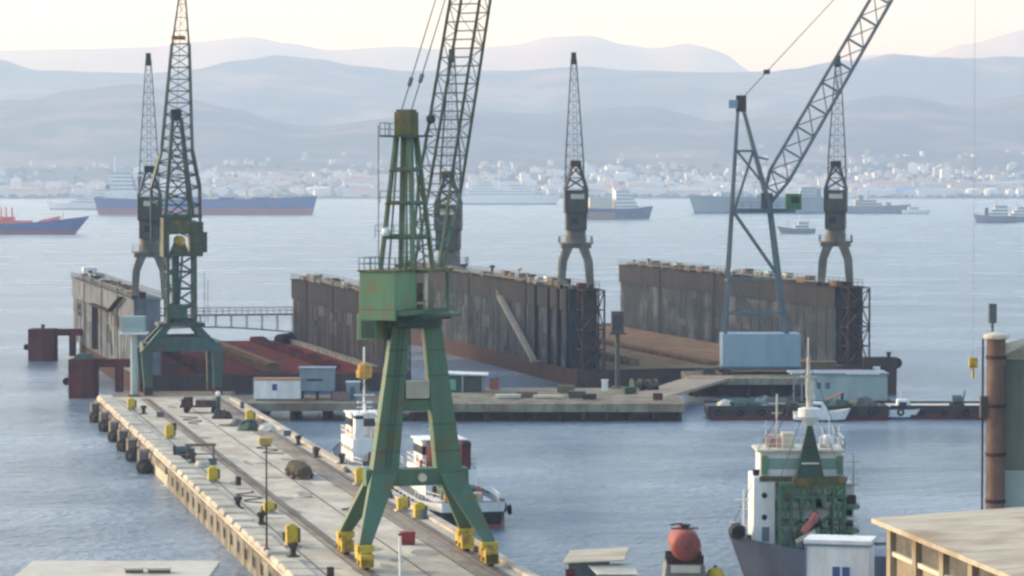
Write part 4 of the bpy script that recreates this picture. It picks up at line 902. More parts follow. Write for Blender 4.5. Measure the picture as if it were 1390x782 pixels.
# ------------------------------------------------------------------ grey dock cranes
def dock_crane():
    t = thing('dock_crane', '', 'crane')
    for sx in (-1, 1):
        for sy in (-1, 1):
            MB().leg((sx * 2.45, sy * 1.9, 0), (sx * 2.15, sy * 1.8, 4.4), 1.0, .8, 1.2, .9).leg((sx * 2.15, sy * 1.8, 4.4), (sx * 1.2, sy * 1.5, 7.0), 1.2, .9, 1.5, 1.0).build('leg', M_greycr, t)
        MB().box(sx * 2.45 - .45, sx * 2.45 + .45, -2.6, 2.6, 0, .55).build('bogie_beam', M_rustd, t)
    MB().box(-2.5, 2.5, -2.1, 2.1, 6.6, 7.3).lathe([(3.0, 7.3), (3.0, 7.55)], n=20).build('portal_top', M_greycr, t)
    MB().railing([(-2.7, -2.2, 7.55), (2.7, -2.2, 7.55)], 1, 1, .06).railing([(-2.7, -2.2, 7.55), (-2.7, 2.2, 7.55)], 1, 1, .06).railing([(2.7, -2.2, 7.55), (2.7, 2.2, 7.55)], 1, 1, .06).build('handrail', M_lat, t)
    MB().lathe([(1.75, 7.55), (1.7, 9.6)], n=18).build('pedestal', M_greycr, t)
    mh = MB().box(-1.7, 1.7, -2.6, 1.6, 9.6, 12.4).build('machine_house', M_greyd, t, bevel=.06)
    MB().box(-1.8, 1.8, -2.7, 1.7, 12.4, 12.6).build('roof', M_rustd, mh)
    MB().box(-.9, .2, -2.64, -2.6, 10.6, 11.7).build('window', M_glass, mh)
    MB().box(-1.95, 1.95, -2.4, 1.2, 12.6, 16.3).build('winch_house', M_greyd, t, bevel=.06)
    MB().box(-1.0, 1.3, -2.45, -2.4, 14.8, 15.6).box(.9, 1.3, -2.45, -2.4, 15.2, 15.7).build('louvre', M_cream, t)
    MB().lattice([(-1.85, -2.0, 16.3), (1.85, -2.0, 16.3), (1.85, 1.0, 16.3), (-1.85, 1.0, 16.3)], [(-.6, -1.2, 20.3), (.6, -1.2, 20.3), (.6, .2, 20.3), (-.6, .2, 20.3)], 2, .32, .16, mode='x').build('apex_frame', M_greyd, t)
    MB().box(-.85, .85, -1.5, .5, 20.2, 21.2).build('sheave_house', M_rustd, t)
    def q(z, w_, d_, y_): return [(-w_ / 2, y_ - d_ / 2, z), (w_ / 2, y_ - d_ / 2, z), (w_ / 2, y_ + d_ / 2, z), (-w_ / 2, y_ + d_ / 2, z)]
    MB().lattice(q(12.8, 3.3, .4, 1.7), q(22, 2.9, 1.4, 2.6), 5, .16, .07).lattice(q(22, 2.9, 1.4, 2.6), q(38.5, .8, .6, 4.4), 9, .14, .055).build('jib', M_lat, t)
    MB().box(-.4, .4, 4.1, 5.0, 37.4, 39.4).build('jib_head', M_rustd, t)
    MB().beam((-.3, -.5, 21.1), (-.2, 4.2, 38.5), .06).beam((.3, -.5, 21.1), (.2, 4.2, 38.5), .06).build('luffing_rope', M_lat, t)
    return t
dc = dock_crane()
DCL = [(d2, 2.4, 6, Z2, 'grey dock crane with an upright jib at the near end of the central dock wall', R(3), 1.0), (d2, 48.7, 7, Z2, 'rightmost grey dock crane with a faint jib on the right dock wall', R(-10), 1.0), (d1, 2.6, 2.4, Z1, 'grey dock crane on the pale dock wall directly left of the dark green crane', R(8), 1.0), (d2, 2.2, 104, Z2 - 6.6 * 1.35, 'grey pedestal dock crane half hidden behind the jib of the big green crane', R(-5), 1.35)]
for i, (d, x, y, z, lab, rz, sc_) in enumerate(DCL):
    o = dc if i == 0 else copy_tree(dc)
    o.location = on_dock(d, x, y, z); o.rotation_euler = (0, 0, rz); o['label'] = lab; o['group'] = 'grey level luffing cranes on the dock walls'; o.scale = (sc_, sc_, sc_)
    if i == 3:                          # this one stands on its pedestal, without portal legs
        for ch in list(o.children):
            if ch.name.split('.')[0] in ('leg', 'bogie_beam'): bpy.data.objects.remove(ch)

# ------------------------------------------------------------------ jetty, ramp and lattice crane in front of dock 2
JZ = 3.0
jt = struct('jetty', box(27.5, 52, 461, 479.5, JZ - 1.0, JZ), M_quay, 'dark sided jetty at the mouth of the central dock')
for x in range(29, 52, 4): MB().tube((x, 462.5, -4), (x, 462.5, JZ - 1), .45, 10).tube((x, 476, -4), (x, 476, JZ - 1), .45, 10).build('pile', M_rustd, jt)
box(28, 51.5, 464, 479, -2, JZ - 1).build('back_wall', M_rustd, jt)
rp_ = struct('ramp', MB().hexa([(16.8, 430, 2.1), (22.6, 429, 2.1), (35.2, 465, 2.6), (28.5, 467, 2.6)], [(16.8, 430, 2.52), (22.6, 429, 2.52), (35.2, 465, 3.04), (28.5, 467, 3.04)]), mat('earth_brown_ramp', (.34, .25, .17), (.24, .17, .115), .4, c3=(.3, .24, .17), sc3=.2), 'earth brown ramp from the quay up to the jetty')
box(30, 52, 479.5, 481.8, 2.0, JZ + .02).build('apron', M_keel, jt)
# lattice luffing crane
s8 = 8.35; lc_p = at(1032, 505, JZ)
lx, ly = lc_p.x, 474.0
lc = thing('luffing_crane', 'tall pale lattice crane with a long raised jib standing on a blue clad base', 'crane', (lx, ly, JZ), 0)
def lz(y): return 34 - (y - 245) * ly / F - JZ
def lxx(px): return (px - CX) * ly / F - lx
for sx, px in ((0, 984), (1, 1076)):
    for sy in (-3.6, 3.6): MB().box(lxx(px) - .6, lxx(px) + .6, sy - .9, sy + .9, 0, .9).build('bogie', M_rustd, lc)
MB().box(lxx(979), lxx(1085), -3.4, 3.4, 1.2, lz(452)).build('ballast_house', M_pblue, lc, bevel=.05)
MB().box(lxx(977), lxx(1087), -3.6, 3.6, .85, 1.2).build('base_frame', M_bluegr, lc)
mb = MB()
ap = (lxx(1004), 0, lz(150))
for sy in (-1, 1):
    mb.beam((lxx(981), sy * 3.0, 1.2), (lxx(1001), sy * .6, lz(150)), .55, .5, .42, .4)
    mb.beam((lxx(1072), sy * 3.0, 1.2), (lxx(1045), sy * 2.1, lz(285)), .8, .6, .6, .5); mb.beam((lxx(1045), sy * 2.1, lz(285)), (lxx(1009), sy * .6, lz(150)), .6, .5, .42, .4)
    for y_, a_, b_ in ((380, 987, 1064), (285, 994, 1046), (425, 983, 1069), (205, 999, 1024)):
        k = 1 - (505 - y_) / 355; ww = .6 + 2.4 * max(0, k); mb.beam((lxx(a_), sy * ww, lz(y_)), (lxx(b_), sy * ww, lz(y_)), .34)
    mb.beam((lxx(994), sy * 2, lz(285)), (lxx(1060), sy * 2.4, lz(380)), .3); mb.beam((lxx(986), sy * 2.4, lz(380)), (lxx(1040), sy * 2.6, lz(440)), .25)
    mb.beam((lxx(997), sy * 1.4, lz(285)), (lxx(1022), sy * 1.2, lz(205)), .22); mb.beam((lxx(1032), sy * 1.5, lz(245)), (lxx(1000), sy * 1.2, lz(205)), .18)
for y_, pxs in ((380, (987, 1064)), (285, (994, 1046)), (205, (999, 1024))):
    k = 1 - (505 - y_) / 355; ww = .6 + 2.4 * max(0, k)
    for px in pxs: mb.beam((lxx(px), -ww, lz(y_)), (lxx(px), ww, lz(y_)), .3)
mb.build('tower_frame', M_bluegr, lc)
MB().box(lxx(994), lxx(1078), -2.4, 2.4, lz(289), lz(283)).build('platform', M_bluegr, lc)
MB().railing([(lxx(994), -2.3, lz(283)), (lxx(1066), -2.3, lz(283))], 1, 1.4, .06).build('handrail', M_lat, lc)
MB().box(lxx(988), lxx(1000), -1.0, 1.0, lz(147), lz(136)).build('apex_cabin', M_pblue, lc); MB().box(lxx(999), lxx(1012), -.9, .9, lz(152), lz(130)).build('apex_sheave', M_rustd, lc)
cb = MB().box(lxx(1067), lxx(1087), -1.3, 1.3, lz(285), lz(263)).build('cab', mat('cab_green', (.08, .2, .08), (.06, .15, .07), 1), lc, bevel=.08); MB().box(lxx(1073), lxx(1084), -1.34, -1.3, lz(276), lz(267)).build('window', M_glass, cb)
MB().beam((lxx(1022), -1, lz(212)), (lxx(1042), -1, lz(217)), .3).build('bracket', M_bluegr, lc)
def jb_(px, py, hw, hd):
    x, z = lxx(px), lz(py); nx, nz = -.86, -.51     # across-jib direction in the luffing plane
    nx, nz = -.862, .507 * .0 + .507
    return [Vector((x - nx * hw, -hd, z - nz * hw)), Vector((x + nx * hw, -hd, z + nz * hw)), Vector((x + nx * hw, hd, z + nz * hw)), Vector((x - nx * hw, hd, z - nz * hw))]
jm = MB().lattice(jb_(1038, 279, .5, .9), jb_(1058, 238, 1.75, 1.0), 2, .38, .2).lattice(jb_(1058, 238, 1.75, 1.0), jb_(1212, -30, 1.5, .9), 9, .36, .17).lattice(jb_(1212, -30, 1.5, .9), jb_(1300, -182, .5, .4), 6, .28, .15)
jm.build('jib', M_bluegr, lc)
MB().box(lxx(1032), lxx(1048), -1.2, 1.2, lz(286), lz(262)).build('jib_foot', M_bluegr, lc)
bx, bz = lxx(1040), lz(98)
mb = MB()
for yy in (-.5, .5):
    mb.beam((lxx(1007), yy, lz(134)), (bx, yy, bz), .09); mb.beam((bx, yy, bz), (lxx(1300), yy, lz(-182)), .09)
mb.build('luffing_rope', M_lat, lc)
MB().box(bx - .45, bx + .45, -.8, .8, bz - .35, bz + .35).build('rope_block', M_rustd, lc)
mb = MB().beam((lxx(1300), 0, lz(-182)), (lxx(1300), 0, lz(-60)), .08).box(lxx(1300) - .5, lxx(1300) + .5, -.4, .4, lz(-45), lz(-60)).build('hook_block', M_yellow, lc)
# items on jetty
for px, py, m_, sz, lab in ((1110, 503, M_oradeck, (3.0, 1.5, 1.5), 'orange brown steel plate stack right of the blue clad crane base'), (962, 508, M_greyd, (1, .8, 1.0), 'dark crate on the jetty left of the blue clad crane base'), (1150, 505, M_red, (4.2, 1.6, 1.6), 'rust red plate stack at the near end of the right dock wall')):
    p = at(px, py, JZ); t = thing('plate_stack', lab, 'stack', (p.x, p.y if px != 1150 else 474, JZ if px != 1150 else 2.0), 0)
    mb = MB()
    for k in range(5): mb.box(-sz[0] + rng.uniform(-.2, .2), sz[0] + rng.uniform(-.2, .2), -sz[1], sz[1], .08 + k * sz[2] / 5, .02 + (k + 1) * sz[2] / 5)
    mb.build('plate', m_, t); MB().box(-sz[0] * .7, -sz[0] * .5, -sz[1], sz[1], 0, .08).box(sz[0] * .5, sz[0] * .7, -sz[1], sz[1], 0, .08).build('bearer', M_wood, t)
# platform between docks: items on dock 2 apron
for px, py, m_, lab in ((860, 520, M_greend, 'dark drum nearest the small post cabin on the dock apron'), (872, 515, M_rustd, 'rusty drum on the dock apron behind the dark green drum'), (880, 518, M_greyd, 'grey drum on the dock apron beside the brown ramp')):
    p = at(px, py, 3.0); t = thing('cable_drum', lab, 'cable drum', (p.x, p.y, 3.0) if p.y > 483 else (p.x, 441, QZ), .4)
    MB().tube((-.6, 0, .9), (.6, 0, .9), .55, 14).build('core', M_wood, t); MB().tube((-.75, 0, .9), (-.6, 0, .9), .9, 18).tube((.6, 0, .9), (.75, 0, .9), .9, 18).build('flange', m_, t)

# ------------------------------------------------------------------ mooring dolphins
def dolphin(p, m, lab, w1=4.8, span=8.6, h=6.0, flip=1):
    t = thing('mooring_dolphin', lab, 'mooring dolphin', p, 0)
    MB().box(-w1 / 2, w1 / 2, -2.2, 2.2, -3, h).build('pile_block', m, t, bevel=.1)
    MB().box(min(flip * w1 / 2, flip * (w1 / 2 + span - w1 * 0)), max(flip * w1 / 2, flip * (w1 / 2 + span)), -1.0, 1.0, h - 1.3, h - .05).build('guide_beam', m, t)
    x = flip * (w1 / 2 + span * .62); MB().box(x - .55, x + .55, -.9, .9, h - 5.2, h - 1.3).build('guide_post', m, t)
    MB().tube((-flip * (w1 / 2 + .5), -.8, h * .42), (-flip * (w1 / 2 + .5), .8, h * .42), .6, 14).build('fender', M_dark, t)
    MB().lathe([(.3, h), (.3, h + .5), (.42, h + .55), (.42, h + .8)], n=10).build('bollard', M_rustd, t)
    return t
p = at(56, 490, 0); dolphin((p.x, p.y + 2.2, 0), M_red, 'far red mooring dolphin standing in the water left of the pale dock wall', 5.0, 5.0, 6.0)
p = at(111, 541, 0); t = dolphin((p.x, p.y + 2.2, 0), M_red, 'near red mooring dolphin with a green cap at the corner of the pale dock', 4.2, 5.6, 6.1)
MB().hexa([(-1.6, -1.4, 6.1), (1.8, -1.4, 6.1), (1.8, 1.4, 6.1), (-1.6, 1.4, 6.1)], [(-.8, -.8, 6.9), (1.0, -.8, 6.9), (1.0, .8, 6.9), (-.8, .8, 6.9)]).build('winch_cover', M_greend, t)
# dark dolphin on the right: T-shaped
p = at(1206, 536, 0)
t = thing('mooring_dolphin', 'dark T shaped mooring dolphin standing right of the right dock end', 'mooring dolphin', (p.x, p.y, 0), 0)
MB().leg((.2, 0, -3), (0, 0, 4.6), 1.8, 1.8, 2.4, 2.2).build('pile_block', M_rustd, t)
MB().box(-4.0, 1.2, -1.2, 1.2, 4.6, 6.0).build('guide_beam', M_rustd, t); MB().tube((1.2, -.9, 5.1), (1.2, .9, 5.1), .85, 14).build('fender', M_dark, t); MB().box(-4.0, -2.6, -.9, .9, 3.3, 4.6).build('guide_post', M_rustd, t)
MB().lathe([(.3, 6.0), (.3, 6.5), (.42, 6.55), (.42, 6.8)], n=10).build('bollard', M_rustd, t)

# ------------------------------------------------------------------ vessels
def hull_mesh(Ln, B, D, zb, bow_sheer=0, stern_sheer=0, rake=.06, stern_full=.8, nst=18, draft=1.0):
    top = MB(); low = MB(); deck = MB()
    zs = lambda t: D + bow_sheer * max(0, (t - .55) / .45) ** 2 + stern_sheer * max(0, (.25 - t) / .25) ** 2
    def hb(t):
        if t > .72: u = (t - .72) / .28; return max(.02, (1 - u ** 2.2))
        if t < .18: u = (.18 - t) / .18; return 1 - (1 - stern_full) * u ** 1.6
        return 1.0
    rings = []
    for i in range(nst + 1):
        t = i / nst; Z = [-draft, 0, zb, zb + (zs(t) - zb) * .5, zs(t)]
        r = []
        for j, z in enumerate(Z):
            fl = (.72 if j == 0 else .9 + .1 * min(1, max(0, z) / D)) if t > .6 or t < .1 else (.88 if j == 0 else 1.0)
            hbv = hb(t) * (fl if t < .98 else fl)
            x = Ln * (t - .5) + rake * Ln * max(0, (t - .7) / .3) * (max(0, z) / D) ** 1.0 - .02 * Ln * max(0, (.12 - t) / .12) * (z / D)
            r.append((x, B / 2 * hbv, z))
        rings.append(r)
    def strip(mb, js):
        for side in (1, -1):
            vs = [(x, side * y, z) for r in rings for (x, y, z) in [r[j] for j in js]]; m = len(js)
            mb.add(vs, [(i * m + j, (i + 1) * m + j, (i + 1) * m + j + 1, i * m + j + 1) for i in range(nst) for j in range(m - 1)])
        r = rings[0]; mb.add([(r[j][0], s * r[j][1], r[j][2]) for j in js for s in (1, -1)], [(2 * k, 2 * k + 1, 2 * k + 3, 2 * k + 2) for k in range(len(js) - 1)])
        r = rings[-1]; mb.add([(r[j][0], s * r[j][1], r[j][2]) for j in js for s in (1, -1)], [(2 * k, 2 * k + 1, 2 * k + 3, 2 * k + 2) for k in range(len(js) - 1)])
    strip(low, [0, 1, 2]); strip(top, [2, 3, 4])
    vs = [(r[4][0], s * r[4][1] * .985, r[4][2] - min(.35, .06 * D)) for r in rings for s in (1, -1)]
    deck.add(vs, [(2 * i, 2 * i + 1, 2 * i + 3, 2 * i + 2) for i in range(nst)])
    return top, low, deck
def vessel(name, lab, cat, loc, rz, Ln, B, D, zb, mh, mlow, mdeck, group=None, **k):
    t = thing(name, lab, cat, loc, rz, group)
    top, low, deck = hull_mesh(Ln, B, D, zb, **k)
    top.build('hull', mh, t); low.build('boot_topping', mlow, t); deck.build('deck', mdeck, t)
    return t
def tiers(t, x0, x1, B, z, n, h, m, shrink=.08, back=0.0, wm=None):
    for k in range(n):
        a = x0 + (x1 - x0) * shrink * k * back; b = x1 - (x1 - x0) * shrink * k; bw = B / 2 * (1 - .06 * k)
        d = MB().box(a, b, -bw, bw, z + h * k, z + h * (k + 1)).build('deckhouse', m, t)
        MB().box(a + .02 * (b - a), b + .02, -bw - .02, bw + .02, z + h * k + h * .45, z + h * k + h * .72).build('window_band', wm or (M_glass if B < 9.5 else M_greyh), d)
        MB().box(a - .3, b + .4, -bw - .3, bw + .3, z + h * (k + 1), z + h * (k + 1) + .12).build('roof', m, d)
def mast(t, x, z0, z1, m, r=.15, arms=1):
    mb = MB().tube((x, 0, z0), (x, 0, z1), r, 8, r * .5)
    for k in range(arms): mb.beam((x, -(z1 - z0) * .14, z0 + (z1 - z0) * (.6 + .15 * k)), (x, (z1 - z0) * .14, z0 + (z1 - z0) * (.6 + .15 * k)), r)
    return mb.build('mast', m, t)
def wpos(pxc, yw): 
    p = at(pxc, yw, 0); return p
# blue bulk carrier
p = wpos(280, 291.5); s_ = F / p.y; Ln = 288 / s_
sh = vessel('bulk_carrier', 'long blue bulk carrier with white aft house behind the green crane', 'ship', (p.x, p.y, 0), 0, Ln, 30, 15.5, 6.6, M_blue, M_boot, M_shipred, bow_sheer=3.5, stern_sheer=2, rake=.02, stern_full=.85)
MB().box(-Ln * .47, -Ln * .26, -13.5, 13.5, 15.3, 23).build('poop_house', M_white, sh)
tiers(sh, -Ln * .445, -Ln * .33, 25, 23, 5, 3.9, M_white, .05)
MB().box(-Ln * .32, -Ln * .29, -5, 5, 23, 42).build('funnel', M_dblue, sh); MB().box(-Ln * .322, -Ln * .288, -5.2, 5.2, 38, 40).build('funnel_band', M_white, sh)
mast(sh, -Ln * .43, 42, 60, M_white, .6, 2)
for i, fx in enumerate((-.15, .02, .19, .33)):
    ck = MB().tube((fx * Ln, 0, 13), (fx * Ln, 0, 27), 1.4, 10).build('deck_crane', M_cream, sh); MB().beam((fx * Ln, 0, 26), (fx * Ln + 18, 0, 30), 1.4).build('crane_jib', M_cream, ck); MB().box(fx * Ln - 2, fx * Ln + 2, -2, 2, 24, 28).build('crane_cab', M_white, ck)
for fx in (-.20, -.06, .1, .26): MB().box(fx * Ln - 8, fx * Ln + 8, -9, 9, 15.2, 17.4).build('hatch_cover', M_dblue, sh)
mast(sh, Ln * .44, 15, 28, M_white, .4)
# red-decked coaster
p = wpos(-12, 318); s_ = F / p.y; Ln = 228 / s_
sh = vessel('coaster', 'small blue coaster with bright red deck gear at the left edge', 'ship', (p.x - 0, p.y, 0), 0, Ln, 15, 6.6, 2.6, M_blue, M_boot, M_shipred, bow_sheer=5.0, stern_sheer=1, rake=.05)
p2 = p
tiers(sh, -Ln * .46, -Ln * .30, 12, 6.6, 3, 2.6, M_white)
MB().box(-Ln * .2, Ln * .24, -5, 5, 6.2, 8.6).build('hatch_cover', M_shipred, sh)
MB().hexa([(Ln * .26, -4, 6.4), (Ln * .40, -3, 6.4), (Ln * .40, 3, 6.4), (Ln * .26, 4, 6.4)], [(Ln * .30, -3.6, 9.0), (Ln * .41, -2.6, 11.4), (Ln * .41, 2.6, 11.4), (Ln * .30, 3.6, 9.0)]).build('forecastle', M_shipred, sh)
MB().box(Ln * .04, Ln * .14, -2.6, 2.6, 8.5, 11).build('deck_machinery', M_shipred, sh)
for xx in (.06, .09, .125): MB().tube((xx * Ln, 0, 8), (xx * Ln, 0, 17), .5, 8).build('vent_post', M_shipred, sh)
mast(sh, Ln * .43, 10, 16, M_shipred, .25)
MB().box(Ln * .39, Ln * .44, -4.2, -4.1, 8.0, 8.7).build('hull_mark', M_white, sh)
# white ship behind
p = wpos(118, 284.5); s_ = F / p.y; Ln = 100 / s_
sh = vessel('white_ferry', 'white ferry with stepped decks left of the blue bulk carrier', 'ferry', (p.x, p.y, 0), math.pi, Ln, 17, 7, 1.2, M_white, M_greyh, M_cream, bow_sheer=2.5, rake=.05)
tiers(sh, -Ln * .42, Ln * .22, 14, 7, 2, 3.4, M_white, .16); tiers(sh, -Ln * .34, -Ln * .02, 11, 13.8, 3, 3.2, M_white, .14); mast(sh, -Ln * .14, 23, 34, M_white, .5, 2); MB().box(-Ln * .32, -Ln * .26, -2.4, 2.4, 23, 29).build('funnel', M_dblue, sh)
# white long ferry middle
p = wpos(690, 277.5); s_ = F / p.y; Ln = 130 / s_
sh = vessel('passenger_ferry', 'long white passenger ferry between the green jib and the central grey crane', 'ferry', (p.x, p.y, 0), 0, Ln, 22, 12, 1.6, M_white, M_dblue, M_white, bow_sheer=2, rake=.04)
tiers(sh, -Ln * .44, Ln * .30, 20, 12, 2, 4, M_white, .08); tiers(sh, -Ln * .38, -Ln * .15, 17, 20, 2, 4, M_white); tiers(sh, Ln * .02, Ln * .22, 17, 20, 2, 4, M_white)
MB().box(-Ln * .33, -Ln * .27, -4, 4, 28, 38).build('funnel', M_cream, sh); mast(sh, -Ln * .1, 20, 44, M_white, .7, 2); mast(sh, Ln * .14, 28, 46, M_white, .6)
# dark rusty cargo ship
p = wpos(838, 298); s_ = F / p.y; Ln = 92 / s_
sh = vessel('cargo_ship', 'old cargo ship with rusty stern and dark blue bow right of the central grey crane', 'ship', (p.x, p.y, 0), R(18), Ln, 14, 9.5, .8, M_dblue, M_boot, M_rustd, bow_sheer=2.2, stern_sheer=1, rake=.05)
tiers(sh, -Ln * .05, Ln * .30, 11, 9.5, 5, 3.2, M_white, .1); MB().box(Ln * .06, Ln * .12, -1.6, 1.6, 16, 22).build('funnel', M_rustd, sh); mast(sh, Ln * .16, 22, 34, M_white, .35, 2); MB().box(-Ln * .46, -Ln * .1, -5, 5, 9, 19).build('cargo_shed', M_cream, sh)
MB().box(-Ln * .49, -Ln * .08, -7.1, -6.96, .9, 6.6).build('rust_patch', mat('rusty_grey_plate', (.22, .18, .17), (.28, .15, .1), .2), sh)
mast(sh, -Ln * .28, 13, 24, M_lat, .3)
# teal grey ship behind lattice crane
p = wpos(1030, 290); s_ = F / p.y; Ln = 175 / s_
sh = vessel('grey_tanker', 'teal grey tanker moored behind the lattice crane', 'ship', (p.x, p.y, 0), math.pi, Ln, 22, 17, 2.2, M_tealh, M_dblue, M_tealh, bow_sheer=2.5, rake=.04)
tiers(sh, -Ln * .44, -Ln * .30, 16, 17, 3, 3.4, M_pgreen); MB().box(Ln * .12, Ln * .3, -6, 6, 16.5, 22).build('cargo_house', M_pgreen, sh); mast(sh, Ln * .2, 22, 31, M_lat, .4); MB().box(-Ln * .1, Ln * .02, -8, 8, 16.5, 19).build('hatch_cover', M_tealh, sh); MB().box(-Ln * .48, -Ln * .45, -3, 3, 17, 26).build('funnel', M_tealh, sh)
# grey patrol ship
p = wpos(1186, 290); s_ = F / p.y; Ln = 86 / s_
sh = vessel('patrol_ship', 'grey patrol ship moored right of the rightmost grey crane', 'ship', (p.x, p.y, 0), 0, Ln, 12, 8, .8, M_greyh, M_dblue, M_greyh, bow_sheer=1.5, rake=.08)
tiers(sh, -Ln * .3, Ln * .12, 9, 8, 2, 3, M_cream, .2); mast(sh, -Ln * .08, 14, 24, M_lat, .4, 2); MB().box(Ln * .2, Ln * .27, -2, 2, 8.5, 11.5).build('gun_housing', M_greyh, sh); MB().box(-Ln * .24, -Ln * .17, -2.5, 2.5, 14, 19).build('funnel', M_greyh, sh)
p = wpos(1232, 289.5); s_ = F / p.y; Ln = 34 / s_
sh = vessel('white_launch', 'low white launch lying at the bow of the grey patrol ship', 'boat', (p.x, p.y - 60, 0), 0, Ln, 8, 4, .5, M_white, M_dblue, M_white, rake=.1)
tiers(sh, -Ln * .3, Ln * .1, 6, 4, 1, 3, M_white); mast(sh, -Ln * .1, 7, 12, M_white, .25)
# small boat by the lattice crane
p = wpos(1083, 317); s_ = F / p.y; Ln = 46 / s_
sh = vessel('fishing_boat', 'small pale blue fishing boat on the water under the lattice crane cab', 'boat', (p.x, p.y, 0), math.pi, Ln, 6, 3.2, .7, M_tealh, M_boot, M_wood, bow_sheer=1.5, rake=.08)
tiers(sh, -Ln * .32, Ln * .1, 4.4, 3.2, 2, 2.2, M_white, .25); mast(sh, -Ln * .05, 7.6, 12, M_white, .15, 2); mast(sh, Ln * .3, 4, 9, M_rustd, .15); MB().box(-Ln * .3, -Ln * .2, -1, 1, 3, 6).build('net_drum', M_shipred, sh)
# boats right edge
p = wpos(1352, 302.5); s_ = F / p.y; Ln = 54 / s_
sh = vessel('grey_tug', 'grey harbour tug with a dark funnel far off near the right edge', 'tug', (p.x, p.y, 0), math.pi, Ln, 9, 5.5, .8, M_greyh, M_dblue, M_rustd, bow_sheer=1.8, rake=.06)
tiers(sh, -Ln * .28, Ln * .2, 7, 5.5, 3, 2.8, M_white, .16); MB().box(Ln * .2, Ln * .28, -1.2, 1.2, 5, 12).build('funnel', M_dblue, sh); mast(sh, -Ln * .02, 13, 19, M_lat, .25, 2)
p = wpos(1392, 302); s_ = F / p.y; Ln = 40 / s_
sh = vessel('grey_tug', 'pale grey tug cut by the right edge of the view', 'tug', (p.x, p.y + 40, 0), math.pi, Ln, 8, 4.5, .8, M_greyh, M_dblue, M_rustd, bow_sheer=1.8, rake=.06)
tiers(sh, -Ln * .3, Ln * .25, 6, 4.5, 3, 2.6, M_white, .2); mast(sh, 0, 12, 17, M_lat, .25, 2)

# ------------------------------------------------------------------ tugs at the pier
def tug(lab, a, l, rz, Ln, B, hullm, housem, funnelm, mast_top):
    p = PP(a, l, 0); t = vessel('tugboat', lab, 'tug', (p.x, p.y, 0), rz, Ln, B, 2.4, .45, hullm, M_boot, M_lat, bow_sheer=1.6, stern_sheer=.3, rake=.05, stern_full=.75, draft=1.5)
    MB().box(-Ln * .12, Ln * .26, -B * .33, B * .33, 2.2, 4.8).build('deckhouse', housem, t, bevel=.06)
    wh = MB().box(Ln * .04, Ln * .22, -B * .27, B * .27, 4.8, 7.4).build('wheelhouse', housem, t, bevel=.06)
    MB().box(Ln * .038, Ln * .222, -B * .272, B * .272, 6.0, 6.9).build('window_band', M_glass, wh); MB().box(Ln * .03, Ln * .23, -B * .3, B * .3, 7.4, 7.55).build('roof', M_white, wh)
    for s in (-1, 1):
        fn = MB().box(-Ln * .1, -Ln * .02, s * B * .2 - .45, s * B * .2 + .45, 4.8, 7.6).build('funnel', funnelm, t); MB().box(-Ln * .102, -Ln * .018, s * B * .2 - .47, s * B * .2 + .47, 7.1, 7.45).build('funnel_band', M_dark, fn)
    MB().railing([(-Ln * .12, -B * .33, 4.8), (Ln * .26, -B * .33, 4.8), (Ln * .26, B * .33, 4.8), (-Ln * .12, B * .33, 4.8)], 1.0, 1.0, .06).build('handrail', M_white, t)
    for k in range(5): 
        for s in (-1, 1): MB().tube((-Ln * .1 + k * 1.7, s * B * .335, 3.6), (-Ln * .1 + k * 1.7, s * B * .34, 3.6), .28, 12).build('porthole', M_glass, t)
    MB().tube((Ln * .1, 0, 7.5), (Ln * .1, 0, mast_top), .16, 8, .09).beam((Ln * .1, -1.2, mast_top - 2), (Ln * .1, 1.2, mast_top - 2), .12).beam((Ln * .1, -.9, mast_top - 3.4), (Ln * .1, .9, mast_top - 3.4), .12).build('mast', M_white, t)
    MB().box(-Ln * .3, -Ln * .24, -.8, .8, 2.1, 3.2).tube((-Ln * .27, -.9, 3.2), (-Ln * .27, .9, 3.2), .5, 12).build('towing_winch', M_rustd, t)
    for k in range(9):
        for s in (-1, 1): MB().torus((-Ln * .42 + k * Ln * .085, s * (B / 2 + .1), 1.6), .38, .17, n=10, m=6).build('tyre_fender', M_dark, t, smooth=True)
    rt = random.Random(int(Ln * 10))
    for k in range(14):
        x = rt.uniform(-Ln * .42, Ln * .3); y = rt.uniform(-B * .3, B * .3); zb_ = 4.8 if -Ln * .11 < x < Ln * .03 else (2.2 if x < -Ln * .13 else None)
        if zb_ is None: continue
        MB().box(x, x + rt.uniform(.4, 1.1), y, y + rt.uniform(.4, 1.0), zb_, zb_ + rt.uniform(.4, 1.3)).build('locker', rt.choice((M_white, M_rustd, M_greyd, M_cream, M_redbox, M_orange)), t)
    for (a_, b_) in (((Ln * .1, 0, mast_top - .5), (Ln * .46, 0, 4.0)), ((Ln * .1, 0, mast_top - .5), (-Ln * .12, B * .3, 4.8)), ((Ln * .1, 0, mast_top - .5), (-Ln * .12, -B * .3, 4.8)), ((Ln * .1, 0, mast_top - 2), (-Ln * .3, 0, 3.2))): MB().beam(a_, b_, .05).build('stay', M_lat, t)
    MB().box(Ln * .06, Ln * .08, -.9, .9, 8.6, 8.8).tube((Ln * .07, 0, 7.5), (Ln * .07, 0, 8.6), .1, 6).build('radar', M_white, t)
    for s in (-1, 1): MB().torus((Ln * .13, s * B * .28, 5.4), .34, .09, n=12, m=6).build('lifebuoy', M_orange, t, smooth=True)
    MB().railing([(-Ln * .46, -B * .36, 2.4), (-Ln * .14, -B * .47, 2.3)], .9, 1.2, .05).railing([(-Ln * .46, B * .36, 2.4), (-Ln * .14, B * .47, 2.3)], .9, 1.2, .05).build('handrail', M_white, t)
    MB().tube((Ln * .50, 0, 2.6), (Ln * .53, 0, 2.6), .7, 12).build('bow_fender', M_dark, t)
    return t
l1 = (330 - PO.y) / math.cos(PA); l1 = ploc(505, 640)[1]
